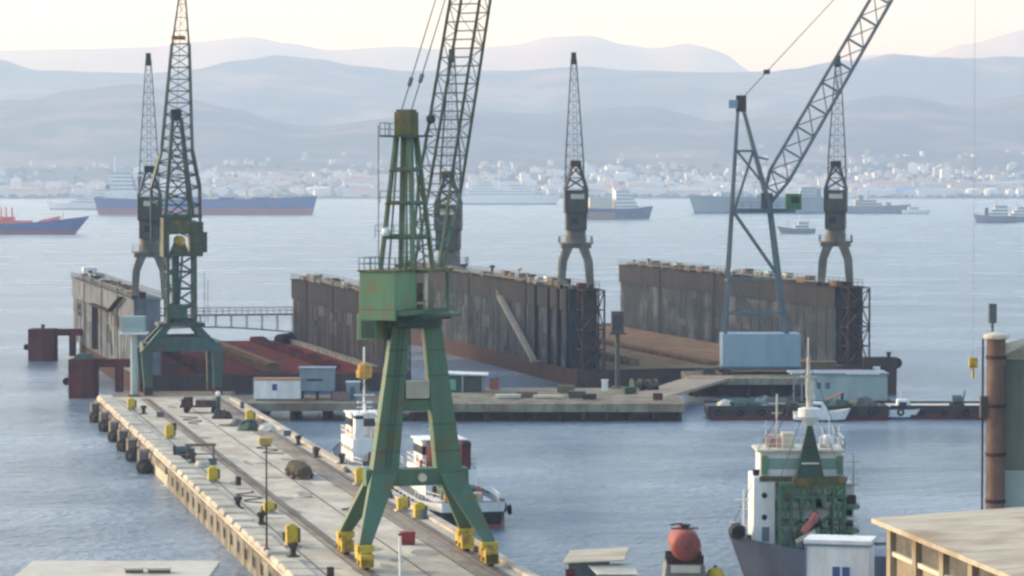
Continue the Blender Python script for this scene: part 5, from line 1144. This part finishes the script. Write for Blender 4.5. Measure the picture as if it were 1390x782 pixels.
t = tug('white tug with an orange topped mast moored behind the left leg of the big crane', PW + 3.6, 122, PA + math.pi / 2, 22, 6.4, M_white, M_white, M_white, 11.5)
MB().lathe([(.3, 11.3), (.9, 11.5), (.95, 12.3), (.75, 12.4), (.75, 12.9), (.25, 13.2)], c=(22 * .1, 0), n=8).build('mast_lantern', mat('amber_lantern', (.58, .33, .05), (.4, .2, .04), 2.5), t); MB().tube((2.2, 0, 13.1), (2.2, 0, 15), .12, 8).build('antenna', M_white, t)
t = tug('black hulled tug moored at the pier with its stern right of the big crane', PW + 5.6, 86, PA + math.pi / 2, 27, 8.2, M_black, M_white, M_red, 10.5)
MB().box(-8.5, -5.0, -2.0, 2.0, 2.3, 3.5).build('liferaft_cover', M_greend, t, bevel=.2)
b2 = hull_mesh(27.1, 8.3, 2.4, 1.75, 1.6, .3, .05, .75, draft=1.5)[0].build('bulwark', M_white, t)
MB().box(-9.4, -4, -2.9, 2.9, 2.1, 2.35).build('grating', M_white, t)

# ------------------------------------------------------------------ barges at the right
def barge(lab, x0, x1, y0, y1, h, m, dm):
    t = thing('barge', lab, 'barge', ((x0 + x1) / 2, (y0 + y1) / 2, 0), 0); a = (x1 - x0) / 2; b_ = (y1 - y0) / 2
    MB().hexa([(-a + 1, -b_, -1), (a - 1, -b_, -1), (a - 1, b_, -1), (-a + 1, b_, -1)], [(-a, -b_, .75), (a, -b_, .75), (a, b_, .75), (-a, b_, .75)]).build('boot_topping', M_red, t)
    MB().box(-a, a, -b_, b_, .75, h).build('hull', m, t); MB().box(-a + .2, a - .2, -b_ + .2, b_ - .2, h, h + .05).build('deck', dm, t)
    x = -a + 1.5
    while x < a: MB().torus((x, -b_ - .1, h - .6), .4, .16, n=10, m=6).build('tyre_fender', M_dark, t, smooth=True); x += 3.1
    box(-a, a, -b_, -b_ + .2, h, h + .35).build('bulwark', m, t); box(-a, a, b_ - .2, b_, h, h + .35).build('bulwark', m, t)
    return t
barge('dark barge heaped with nets moored in front of the jetty', 27.8, 53.5, 417, 427, 1.7, M_black, M_greyd)
barge('long low barge with a pale deck at the right', 53.9, 69, 419, 427.5, 1.6, M_black, M_cream)
for px, py, m_, h_, rr_, lab in ((985, 551, M_cream, .8, .9, 'pale sack heap at the left end of the dark barge'), (1012, 551, M_greend, 1.1, 1.7, 'dark green net heap on the dark barge right of the pale sacks'), (1040, 551, M_bluegr, 1.3, 1.7, 'blue grey net heap in the middle of the dark barge'), (1066, 550, M_greyd, 1.0, 1.5, 'dark grey net heap left of the white mast on the dark barge'), (1135, 549, M_greend, .9, 1.7, 'low green heap on the right half of the dark barge'), (1172, 549, M_greyd, 1.2, 1.5, 'grey heap at the right end of the dark barge')):
    mb = MB(); n = 12; vs = []
    for k, (q, zz) in enumerate(((1.2, 0), (1.1, .4), (.7, .8), (.2, 1.0))):
        for j in range(n): an = 2 * math.pi * j / n; s_ = rr_ * q * rng.uniform(.8, 1.2); vs.append((s_ * math.cos(an) * 1.2, s_ * math.sin(an), max(0, zz * h_ * rng.uniform(.8, 1.2))))
    mb.add(vs, [(k * n + j, k * n + (j + 1) % n, (k + 1) * n + (j + 1) % n, (k + 1) * n + j) for k in range(3) for j in range(n)] + [tuple(range(3 * n, 4 * n)), tuple(range(n))])
    tag(mb.build('net_heap', m_, loc=((px - CX) / F * 421, 421.5, 1.75)), lab, 'heap', 'heaps on the dark barge')
t = thing('gangplank', 'rust red gangplank leaning on the dark barge below the pale deckhouse', 'gangplank', ((1132 - CX) / F * 423, 424.5, 1.75), 0)
MB().beam((-1.8, 0, .1), (1.6, 0, 1.7), .9, .14).build('plank', mat('red_plank', (.36, .11, .07), rough=.8), t); MB().box(1.3, 1.6, -.4, .4, 0, 1.6).build('trestle', M_rustd, t)
# pale accommodation barge
t = thing('accommodation_barge', 'pale turquoise accommodation barge behind the white mast', 'barge', ((1152 - CX) / F * 438, 440, 0), 0)
MB().box(-6.4, 6.4, -4, 4, -1, 1.3).build('hull', M_rustd, t); MB().box(-5.8, 5.7, -3.4, 3.4, 1.3, 5.2).build('deckhouse', M_pgreen, t, bevel=.08); MB().box(-8.6, 5.9, -3.7, 3.7, 5.2, 5.45).build('roof', M_hutbl, t); MB().box(-.5, 4.5, -3.75, -3.7, 5.25, 5.42).build('roof_edge', M_white, t)
for x in (-8.2, -7.0): MB().box(x - .1, x + .1, -3.4, -3.2, .5, 5.2).build('post', M_hutbl, t)
for x in (-4.5, -3.2): MB().box(x - .35, x + .35, -3.43, -3.4, 3.1, 4.0).build('window', M_bluegr, t)
MB().box(-8.8, -5.8, -3.4, 3.4, .6, 1.3).build('landing', M_rustd, t)
# white motorboats
def motorboat(lab, px, py, Ln, rz, sc_=1):
    p = at(px, py, 0); t = vessel('motorboat', lab, 'boat', (p.x, p.y, 0), rz, Ln, 2.9, 1.35, .3, M_white, M_dblue, M_cream, bow_sheer=.5, rake=.1, draft=.4)
    MB().hexa([(-Ln * .2, -1.0, 1.2), (Ln * .22, -.9, 1.2), (Ln * .22, .9, 1.2), (-Ln * .2, 1.0, 1.2)], [(-Ln * .18, -.85, 2.75), (Ln * .06, -.75, 2.75), (Ln * .06, .75, 2.75), (-Ln * .18, .85, 2.75)]).build('cabin', M_white, t, bevel=.08)
    MB().box(-Ln * .15, Ln * .02, -.98, .98, 1.9, 2.4).build('window_band', M_glass, t); MB().tube((-Ln * .1, 0, 2.7), (-Ln * .1, 0, 3.9), .05, 6).build('mast', M_white, t)
    return t
motorboat('white motorboat moored at the low pale deck barge', 1228, 568, 6.2, 0)
motorboat('white motorboat moored by the dark barge below the tall white mast', 1112, 572, 7.0, 0)
# jetty rail pieces on the right barge
for px, lab in ((1300, 'dark winch at the right end of the long low barge'),):
    t = thing('deck_winch', lab, 'winch', ((px - CX) / F * 423, 423, 1.65), 0); MB().box(-1, 1, -.8, .8, 0, .3).build('base_frame', M_rustd, t); MB().tube((-.7, 0, .9), (.7, 0, .9), .6, 12).build('drum', M_bluegr, t); MB().beam((.8, 0, .3), (1.2, 0, 2.2), .2).build('lever', M_bluegr, t)

# ------------------------------------------------------------------ near shore
gz = 4.5
struct('ground', MB().prism([(-300, 40), (300, 40), (300, 213), (-8, 213), (-8, 205), (-16, 205), (-16, 213), (-300, 213)], -5, gz), mat('quayside_ground', (.25, .235, .2), (.17, .155, .13), .2), 'quayside ground in front of the camera')
struct('ramp', MB().hexa([(-15.9, 204.5, 0), (-8.1, 204.5, 0), (-8.1, 213.5, 0), (-15.9, 213.5, 0)], [(-15.9, 204.5, gz + .01), (-8.1, 204.5, gz + .01), (-8.1, 213.5, QZ + .03), (-15.9, 213.5, QZ + .03)]), M_conc, 'ramp down to the pier')
# bottom-left shed roof
Y0 = 190.0
x0 = (42 - CX) / F * Y0; x1 = (297 - CX) / F * Y0
t = thing('waterfront_shed', 'cream flat roofed shed cut by the bottom left edge', 'shed', ((x0 + x1) / 2, 180, gz), 0)
hw = (x1 - x0) / 2; zr = 34 - (763 - 245) * Y0 / F - gz
MB().box(-hw + .4, hw - .4, -9.5, 9.5, 0, zr - .35).build('wall', M_wallc, t); MB().hexa([(-hw, -10, zr - .5), (hw, -10, zr - .5), (hw, 10, zr - .35), (-hw, 10, zr - .35)], [(-hw, -10, zr - .15), (hw, -10, zr - .15), (hw, 10, zr), (-hw, 10, zr)]).build('roof', mat('cream_roof_sheet', (.58, .53, .41), (.50, .45, .35), .5, c3=(.44, .39, .30), sc3=.3), t)
for xa, xb in ((167, 190), (198, 227)):
    a_ = (xa - CX) / F * 184 - (x0 + x1) / 2; b_ = (xb - CX) / F * 184 - (x0 + x1) / 2
    v_ = MB().box(a_, b_, 4.3, 4.9, zr - .15, zr + .16).build('roof_vent', M_keel, t); MB().box(a_ - .08, b_ + .08, 4.2, 5.0, zr + .16, zr + .3).build('vent_cap', M_cream, v_)
# wooden hut
p = atY(815, 760, 208)
t = thing('plank_hut', 'shabby plank hut with two pale sheet roofs near the bottom centre', 'hut', (p.x, 208, gz), 0)
MB().box(-2.3, .6, -1.6, 1.6, 0, 2.65).build('wall', M_bluegr, t); MB().box(-2.5, -1.9, -1.9, -1.6, 0, 2.2).build('chimney_box', M_red, t)
MB().hexa([(-2.75, -2.0, 2.62), (1.6, -2.0, 2.8), (2.1, 2.0, 3.2), (-2.1, 2.0, 2.95)], [(-2.75, -2.0, 2.72), (1.6, -2.0, 2.9), (2.1, 2.0, 3.3), (-2.1, 2.0, 3.05)]).build('roof', M_roofc, t)
MB().box(-.4, 2.2, -3.4, -1.62, 0, 2.0).build('porch', M_greend, t); MB().hexa([(-.3, -3.6, 2.0), (2.55, -3.6, 2.0), (2.25, -1.4, 2.45), (-1.0, -1.4, 2.45)], [(-.3, -3.6, 2.1), (2.55, -3.6, 2.1), (2.25, -1.4, 2.55), (-1.0, -1.4, 2.55)]).build('porch_roof', M_cream, t)
# red tank on plant box
p = atY(930, 742, 200)
t = thing('plant_house', 'grey plant housing under the red tank', 'plant housing', (p.x, 201, gz), 0)
MB().hexa([(-1.75, -1.6, 0), (1.75, -1.6, 0), (1.75, 1.6, 0), (-1.75, 1.6, 0)], [(-1.3, -1.5, 3.4), (1.3, -1.5, 3.4), (1.3, 1.5, 3.4), (-1.3, 1.5, 3.4)]).build('wall', mat('grey_housing', (.22, .22, .21), (.15, .15, .14), 1.5), t); MB().box(-1.0, 1.0, -1.62, -1.45, 2.85, 3.35).build('panel', M_cream, t)
tk = thing('red_tank', 'round red oxide tank lying on the grey plant housing', 'tank', (p.x, 201, gz + 3.4), 0)
MB().lathe([(.35, -2.3), (.8, -2.22), (1.02, -1.95), (1.05, -1.6), (1.05, 1.6), (.8, 2.2), (.3, 2.3)], n=24, axis='y', cz=1.3).build('shell', M_tank, tk, smooth=True)
MB().box(-1.25, 1.25, -1.3, -.9, 0, .6).box(-1.25, 1.25, .9, 1.3, 0, .6).build('saddle', M_rustd, tk); MB().lathe([(.28, 2.3), (.28, 2.55), (.4, 2.56), (.4, 2.64)], c=(0, -.6), n=12).build('manhole', M_rustd, tk)
MB().beam((-1.0, -1.2, 2.42), (.9, -1.2, 2.46), .1).beam((-.9, 1.2, 2.4), (-.1, 1.2, 2.5), .1).build('catwalk_rail', M_rustd, tk); MB().box(-.05, .05, -2.34, -2.28, 1.2, 1.35).build('plug', M_rustd, tk)
p = atY(971, 768, 201)
t = thing('yellow_tank', 'small yellow domed tank right of the red tank', 'tank', (p.x, 201, gz), 0)
MB().lathe([(.65, 0), (.65, 2.5), (.5, 2.85), (.25, 3.0), (.05, 3.04)], n=18).build('shell', M_yellow, t, smooth=True); MB().lathe([(.12, 3.0), (.12, 3.15)], n=8).build('filler_cap', M_rustd, t)
# white cabin bottom right
p = atY(1143, 735, 207)
t = thing('site_cabin', 'white portable cabin with a blue sliding window before the green mast ship', 'cabin', (p.x, 207, gz), R(-14))
MB().box(-2.35, 2.1, -1.5, 1.5, .9, 4.05).build('wall', M_white, t); MB().box(-2.5, 2.25, -1.65, 1.65, 4.05, 4.32).build('roof', M_white, t); MB().box(-2.45, 2.2, -1.6, 1.6, 3.88, 4.05).build('cornice', mat('blue_trim', (.14, .24, .32), rough=.6), t)
MB().box(-2.4, -2.28, -1.56, -1.44, .9, 3.88).build('corner_trim', MATS['blue_trim'], t)
wf = MB().box(-.55, .85, -1.56, -1.5, 1.55, 2.55).build('window_frame', M_white, t); MB().box(-.46, .08, -1.58, -1.56, 1.64, 2.46).build('pane', M_bglass, wf); MB().box(.22, .76, -1.58, -1.56, 1.64, 2.46).build('pane', M_bglass, wf); MB().box(.09, .21, -1.6, -1.56, 1.6, 2.5).build('mullion', M_white, wf)
for x in (-2, 0, 1.8): MB().box(x - .2, x + .2, -1.4, 1.4, 0, .9).build('support', M_concd, t)
# big flat-roofed building, bottom right
A = Vector((23.75, 187)); e1 = Vector((4.6, -29.5)); e1n = e1.normalized(); e2n = Vector((-e1n.y, e1n.x))
t = thing('workshop', 'long ochre workshop with a wide weathered flat roof filling the bottom right corner', 'building', (A.x, A.y, gz), 0)
def wk(u, v, z): q = e1n * u + e2n * v; return (q.x, q.y, z)
he = 12.45 - gz; LB = 60; WB = 26
MB().hexa([wk(-.7, -.7, he - .3), wk(LB, -.7, he - .3), wk(LB, WB / 2, he + .45), wk(-.7, WB / 2, he + .45)], [wk(-.7, -.7, he), wk(LB, -.7, he), wk(LB, WB / 2, he + .75), wk(-.7, WB / 2, he + .75)]).hexa([wk(-.7, WB / 2, he + .45), wk(LB, WB / 2, he + .45), wk(LB, WB, he - .3), wk(-.7, WB, he - .3)], [wk(-.7, WB / 2, he + .75), wk(LB, WB / 2, he + .75), wk(LB, WB, he), wk(-.7, WB, he)]).build('roof', M_roofc, t)
MB().hexa([wk(.4, .4, 0), wk(LB - 1, .4, 0), wk(LB - 1, WB - 1, 0), wk(.4, WB - 1, 0)], [wk(.4, .4, he - .32), wk(LB - 1, .4, he - .32), wk(LB - 1, WB - 1, he - .32), wk(.4, WB - 1, he - .32)]).build('wall', M_wallc, t)
u = .4
k = 0
while u < 46:
    MB().hexa([wk(u, .0, 0), wk(u + .8, .0, 0), wk(u + .8, .4, 0), wk(u, .4, 0)], [wk(u, .0, he - .33), wk(u + .8, .0, he - .33), wk(u + .8, .4, he - .33), wk(u, .4, he - .33)]).build('pilaster', M_wallc, t)
    wf = MB().hexa([wk(u + 1.1, .3, he - 1.9), wk(u + 5.3, .3, he - 1.9), wk(u + 5.3, .4, he - 1.9), wk(u + 1.1, .4, he - 1.9)], [wk(u + 1.1, .3, he - .7), wk(u + 5.3, .3, he - .7), wk(u + 5.3, .4, he - .7), wk(u + 1.1, .4, he - .7)]).build('window', mat('dusty_shed_glass', (.05, .055, .055), (.13, .12, .10), .9, rough=.5) if k == 0 else MATS['dusty_shed_glass'], t); k += 1
    MB().hexa([wk(u + .85, .1, he - 2.2), wk(u + 5.55, .1, he - 2.2), wk(u + 5.55, .4, he - 2.2), wk(u + .85, .4, he - 2.2)], [wk(u + .85, .1, he - 1.92), wk(u + 5.55, .1, he - 1.92), wk(u + 5.55, .4, he - 1.92), wk(u + .85, .4, he - 1.92)]).build('sill', M_cream, wf)
    u += 5.6
MB().hexa([wk(.35, .9, 0), wk(.4, .9, 0), wk(.4, 9, 0), wk(.35, 9, 0)], [wk(.35, .9, he - 3), wk(.4, .9, he - 3), wk(.4, 9, he - 3), wk(.35, 9, he - 3)]).build('end_render', M_cream, t)
# tall clad shed and rusty duct at the right edge
ys_ = 207.0
p0 = atY(1357, 475, ys_)
t = thing('tall_shed', 'tall green grey clad shed with a cream gable top at the right edge', 'shed', (p0.x, ys_, gz), R(-11.5))
zt = 34 - (487 - 245) * ys_ / F - gz
MB().box(.0, 9, 0, 12, 0, zt).build('wall', M_corr, t); mb = MB()
for k in range(30): mb.box(.15 + k * .3, .24 + k * .3, -.05, 0, 9.2, zt)
mb.build('cladding_rib', M_corr, t)
MB().add([(-.2, -.2, zt), (9.2, -.2, zt), (4.5, -.2, zt + 2.4), (-.2, 12.2, zt), (9.2, 12.2, zt), (4.5, 12.2, zt + 2.4)], [(0, 1, 2), (3, 5, 4), (0, 2, 5, 3), (1, 4, 5, 2), (0, 3, 4, 1)]).hexa([(-.2, -.2, zt - .02), (4.4, -.2, zt - .02), (4.4, -.1, zt - .02), (-.2, -.1, zt - .02)], [(-.2, -.2, zt + .9), (4.4, -.2, zt + 2.3), (4.4, -.1, zt + 2.3), (-.2, -.1, zt + .9)]).build('gable_roof', M_cream, t)
MB().box(.4, 9.2, -.12, -.06, 4, 9.1).build('lower_cladding', M_pgreen, t)
px_ = atY(1351, 470, ys_ - .5).x; ztp = 34 - (460 - 245) * (ys_ - .5) / F - gz
t = thing('exhaust_duct', 'thick rusty vertical duct in front of the tall clad shed', 'duct', (px_, ys_ - .9, gz), 0)
MB().tube((0, 0, 0), (0, 0, ztp), .66, 18).build('pipe', M_pipe, t, smooth=False)
mb = MB()
for z in (3.2, 6.9, 10.2, 13.6, 17): mb.lathe([(.72, z), (.72, z + .25)], n=18)
mb.build('joint_ring', M_rustd, t); MB().lathe([(.8, ztp), (.9, ztp + .1), (.9, ztp + .3), (.2, ztp + .5)], n=18).build('cap', M_cream, t)
MB().box(-1.1, -.5, -.3, .3, 12.9, 14.4).build('junction_box', M_greyd, t)
MB().beam((-.9, 0, 1), (-.9, 0, ztp), .08).beam((-.9, .35, 1), (-.9, .35, ztp), .08).build('ladder', M_rustd, t)
p = atY(1347, 455, ys_ + 2)
t = thing('lamp_post', 'thin mast with a grey green lamp head behind the rusty duct', 'lamp post', (p.x, ys_ + 2, gz), 0)
ztl = 34 - (412 - 245) * (ys_ + 2) / F - gz
MB().tube((0, 0, 0), (0, 0, ztl - 1), .1, 8).build('pole', M_lat, t); MB().box(-.28, .28, -.25, .25, ztl - 1.4, ztl).build('lamp_head', M_bluegr, t, bevel=.05)
# mobile crane outside the frame whose hoist rope and hook hang into view
ph = atY(1319, 495, 214)
t = thing('mobile_crane', 'thin hoist rope with a small yellow hook block hanging left of the rusty duct', 'crane', (ph.x, 214, gz), 0)
hb_ = 34 - (495 - 245) * 214 / F - gz
MB().tube((.1, 0, hb_ + .5), (.1, 0, 62), .017, 6).build('hoist_rope', mat('galvanised_rope', (.35, .36, .37), rough=.4), t)
MB().box(-.2, .4, -.2, .2, hb_ - .25, hb_ + .5).tube((.1, 0, hb_ - 1.0), (.1, 0, hb_ - .3), .1, 8).build('hook_block', M_yellow, t)
MB().lattice([(43, -4.8, 3.2), (43, -3.2, 3.2), (44, -3.2, 4.2), (44, -4.8, 4.2)], [(0, -.6, 62), (0, .6, 62), (.8, .6, 62.6), (.8, -.6, 62.6)], 26, .18, .1).build('boom', M_yellow, t)
MB().box(42, 49, -6.2, -1.8, 1.4, 4.6).build('machinery_house', M_yellow, t); MB().box(41.5, 48, -7, -5.4, 0, 1.3).build('track', M_dark, t); MB().box(41.5, 48, -2.6, -1.0, 0, 1.3).build('track', M_dark, t); MB().box(42, 43.8, -7.5, -6.2, 1.5, 4).build('cab', M_cream, t)

# ------------------------------------------------------------------ ship with green mast at bottom right
sp = at(1085, 792, 0)
sy0 = 243.0; sx0 = (1085 - CX) / F * sy0
def q_(px, py, Y=sy0): p = atY(px, py, Y); return p.x - sx0, p.z
wv = thing('work_ship', 'white work ship with a green lattice gantry and tall white mast moored at bottom right', 'ship', (sx0, sy0, 0), 0)
top, low, dk_ = hull_mesh(25, 9, 3.4, .6, bow_sheer=1.6, rake=.05, draft=1.5)
for mb_, nm, m_ in ((top, 'hull', mat('lilac_grey_hull', (.15, .155, .18), (.09, .09, .11), .5, (1, 1, .3))), (low, 'boot_topping', M_black), (dk_, 'deck', M_greyh)):
    o = mb_.build(nm, m_, wv); o.location = (8.1, .8, 0); o.rotation_euler = (0, 0, math.pi + R(12))
MB().box(-3.9, -2.1, -2.2, 3.2, 2.8, 9.7).build('tower_house', M_white, wv, bevel=.08)
MB().box(-3.2, -2.6, -2.24, -2.2, 4.4, 5.6).build('door', M_greyh, wv)
for z in (6.4, 8.2): MB().tube((-3.0, -2.2, z), (-3.0, -2.25, z), .24, 12).build('porthole', M_glass, wv)
MB().lathe([(.25, 9.7), (.3, 10.2)], c=(-3.6, -1), n=10).build('vent_cap', M_dark, wv)
MB().box(-2.1, 4.4, -.6, 3.6, 3.0, 9.0).build('deckhouse', M_white, wv)
for zz in (5.5, 7.5):
    for x in (-1.3, -.4, .5, 1.4, 2.3, 3.2): MB().box(x, x + .45, -.64, -.6, zz, zz + .6).build('window', M_glass, wv)
wh = MB().box(-3.3, 3.5, -1.6, 3.0, 9.7, 11.7).build('wheelhouse', M_white, wv, bevel=.06); MB().box(-3.2, 3.4, -1.65, -1.6, 10.3, 11.2).build('window_band', mat('greenish_glass', (.22, .36, .31), rough=.15), wh); MB().box(-3.6, 3.7, -1.9, 3.2, 11.7, 11.9).build('roof', M_cream, wh)
MB().box(-3.4, 3.8, -2.3, -1.62, 9.35, 9.7).build('bridge_wing', M_olive, wv)
MB().box(-2.6, -1.2, .2, 1.6, 11.9, 12.9).build('locker', mat('rust_pink_paint', (.4, .2, .16), (.5, .4, .3), 1), wv); MB().box(-1.4, -.4, -.6, .6, 11.9, 13.2).build('locker', M_cream, wv); MB().box(1.8, 2.6, 0, .8, 11.9, 12.8).build('locker', M_pgreen, wv)
MB().railing([(-3.5, -1.8, 11.9), (3.6, -1.8, 11.9), (3.6, 3, 11.9)], 1, .9, .05).build('handrail', M_white, wv)
for x in (2.1, 3.0): MB().tube((x, .6, 11.9), (x - .1, .6, 14), .04, 6).build('antenna', M_white, wv)
# green gantry
gx0, gx1 = q_(1054, 700)[0], q_(1140, 700)[0]
mb = MB().lattice([(gx0, -3.6, 2.6), (gx0 + .9, -3.6, 2.6), (gx0 + .9, -2.8, 2.6), (gx0, -2.8, 2.6)], [(gx0, -3.6, 9.2), (gx0 + .9, -3.6, 9.2), (gx0 + .9, -2.8, 9.2), (gx0, -2.8, 9.2)], 4, .17, .09)
mb.lattice([(gx1 - .9, -3.6, 2.6), (gx1, -3.6, 2.6), (gx1, -2.8, 2.6), (gx1 - .9, -2.8, 2.6)], [(gx1 - .9, -3.6, 9.2), (gx1, -3.6, 9.2), (gx1, -2.8, 9.2), (gx1 - .9, -2.8, 9.2)], 4, .17, .09)
mb.lattice([(gx0, -3.6, 9.2), (gx0, -3.6, 8.2), (gx0, -2.8, 8.2), (gx0, -2.8, 9.2)], [(gx1, -3.6, 9.2), (gx1, -3.6, 8.2), (gx1, -2.8, 8.2), (gx1, -2.8, 9.2)], 6, .2, .1)
for (a_, za), (b_, zb_) in (((gx0 + .9, 3.2), (.4, 8.2)), ((gx1 - .9, 3.2), (.6, 8.2)), ((gx0 + .9, 6.4), (gx1 - .9, 5.4)), ((gx0 + .9, 4.4), (gx1 - .9, 6.8))): mb.beam((a_, -3.2, za), (b_, -3.2, zb_), .26)
mb.build('gantry', mat('gantry_green', (.075, .20, .11), (.045, .125, .075), 1.2, c3=(.09, .07, .03), sc3=.8), wv)
MB().box(gx0 + 1.0, gx1 + .1, -3.75, -2.6, 9.2, 9.75).build('gantry_platform', M_olive, wv)
MB().box(1.2, 2.4, -3.4, -3.0, 3.4, 4.6).build('winch_gear', M_greend, wv)
mx_ = q_(1094, 620)[0]
MB().hexa([(mx_ - 1.15, -3.7, 9.75), (mx_ + 1.15, -3.7, 9.75), (mx_ + 1.15, -2.4, 9.75), (mx_ - 1.15, -2.4, 9.75)], [(mx_ - .2, -3.2, 14.1), (mx_ + .2, -3.2, 14.1), (mx_ + .2, -2.8, 14.1), (mx_ - .2, -2.8, 14.1)]).build('mast_cone', M_greend, wv)
mt = MB().tube((mx_, -3.0, 14.0), (mx_ - .15, -3.0, 19.6), .32, 10, .12).beam((mx_ - .75, -3, 18.0), (mx_ + .55, -3, 18.0), .16).box(mx_ - .3, mx_ + .3, -3.2, -2.8, 16.2, 17.6).build('mast', M_cream, wv)
MB().box(mx_ - 1.3, mx_ + .8, -3.5, -2.5, 14.55, 14.75).lathe([(.35, 14.0), (.95, 14.75), (.95, 15.4), (.6, 15.5)], c=(mx_, -3.0), n=12).build('crow_nest', M_white, mt)
MB().tube((mx_ - .15, -3, 19.6), (mx_ - .15, -3, 21.2), .05, 6).build('antenna', M_white, mt)
lb = MB().beam((mx_ - .6, -3.9, 5.3), (mx_ + .6, -3.9, 6.9), .75, .6).build('lifeboat', mat('lifeboat_red', (.45, .14, .12), rough=.6), wv, bevel=.2); MB().beam((mx_ - 1.2, -4.0, 4.6), (mx_ + .4, -4.0, 5.5), .3, .3).build('lifeboat_keel', M_cream, lb)
for k in range(4): MB().box(gx1 + .1, gx1 + 1.4 + .0 * k, -2.4, .8, 4.2 + k * 1.0, 4.35 + k * 1.0).build('side_gallery', M_greenl if k % 2 else M_white, wv)
MB().box(gx1 + .1, gx1 + 1.0, -.6, 1.2, 3.0, 8.0).build('side_house', M_white, wv)
MB().lathe([(.55, -.9), (.75, 0), (.55, .9)], c=(-5.2, -2.0), n=14, axis='y', cz=5.2).build('bow_winch', M_dark, wv)
rs = random.Random(11)
for zz in (5.0, 7.0, 9.0):
    MB().railing([(-2.1, -1.0, zz), (4.4, -1.0, zz), (4.9, -1.0, zz)], .9, .9, .05).build('handrail', M_white, wv)
    MB().box(-2.1, 4.9, -1.05, -.6, zz - .1, zz).build('gallery', M_pgreen, wv)
for k in range(12):
    x = rs.uniform(-1.6, 4.2); z0 = rs.choice((3.2, 5.05, 7.05)); MB().box(x, x + rs.uniform(.3, .8), -1.05, -.66, z0, z0 + rs.uniform(.5, 1.3)).build('locker', rs.choice((M_white, M_cream, M_greend, M_pgreen, M_rustd)), wv)
for k in range(7):
    x = rs.uniform(-2.0, 4.0); MB().tube((x, -1.2, 3.2), (x + rs.uniform(-.6, .6), -1.2, rs.uniform(6, 9.4)), .07, 6).build('pipe', rs.choice((M_white, M_greend, M_green)), wv)
for x, h_ in ((-2.8, 14.3), (-1.9, 13.4), (3.2, 13.8), (2.4, 15.0)):
    MB().tube((x, -1.2, 11.9), (x, -1.2, h_), .045, 6).beam((x - .35, -1.2, h_ - .5), (x + .35, -1.2, h_ - .5), .06).build('antenna', M_white, wv)
for (a_, b_) in (((mx_, -3, 19), (-3.4, -1, 11.9)), ((mx_, -3, 19), (3.6, -1, 11.9)), ((mx_, -3, 16.5), (gx1, -3.2, 9.7)), ((mx_, -3, 16.5), (gx0, -3.2, 9.7)), ((mx_, -3, 19), (-5.6, 0, 5.2))): MB().beam(a_, b_, .05).build('stay', M_lat, wv)
MB().lathe([(.3, 11.9), (.55, 12.2), (.55, 12.7), (.2, 13.0)], c=(2.4, .2), n=12).build('radar_dome', M_white, wv)
MB().box(3.0, 3.5, -1.8, -1.6, 9.9, 11.4).box(-3.2, -2.7, -1.8, -1.6, 9.9, 11.4).build('door', M_greenl, wv)
for zz in (12.2, 10.9, 13.2): MB().box(mx_ - .95 + (zz - 9.75) * .2, mx_ + .95 - (zz - 9.75) * .2, -3.72 + (zz - 9.75) * .12, -3.55 + (zz - 9.75) * .1, zz, zz + .12).build('mast_band', M_white if zz < 12 else M_rustd, wv)
for x, y, h_ in ((-4.6, -.6, 8.5), (4.6, .4, 11.5), (-1.6, 2.4, 16.2), (1.2, 2.6, 14.6)):
    MB().tube((x, y, 4), (x, y, h_), .09, 6).beam((x - .7, y, h_ - .8), (x + .7, y, h_ - .8), .08).beam((x - .45, y, h_ - 1.6), (x + .45, y, h_ - 1.6), .07).build('derrick_post', rs.choice((M_cream, M_white, M_greend)), wv)
MB().railing([(-5.8, -1.6, 5.0), (-3.9, -3.0, 4.6)], 1, .7, .05).build('handrail', M_white, wv)
for k in range(5): MB().box(-4.9 + k * .5, -4.5 + k * .5, -2.0, -1.3, 4.2, 4.6 + .3 * (k % 3)).build('locker', (M_greyd, M_bluegr, M_rustd)[k % 3], wv)
# people are too small to make out in the photo, none built
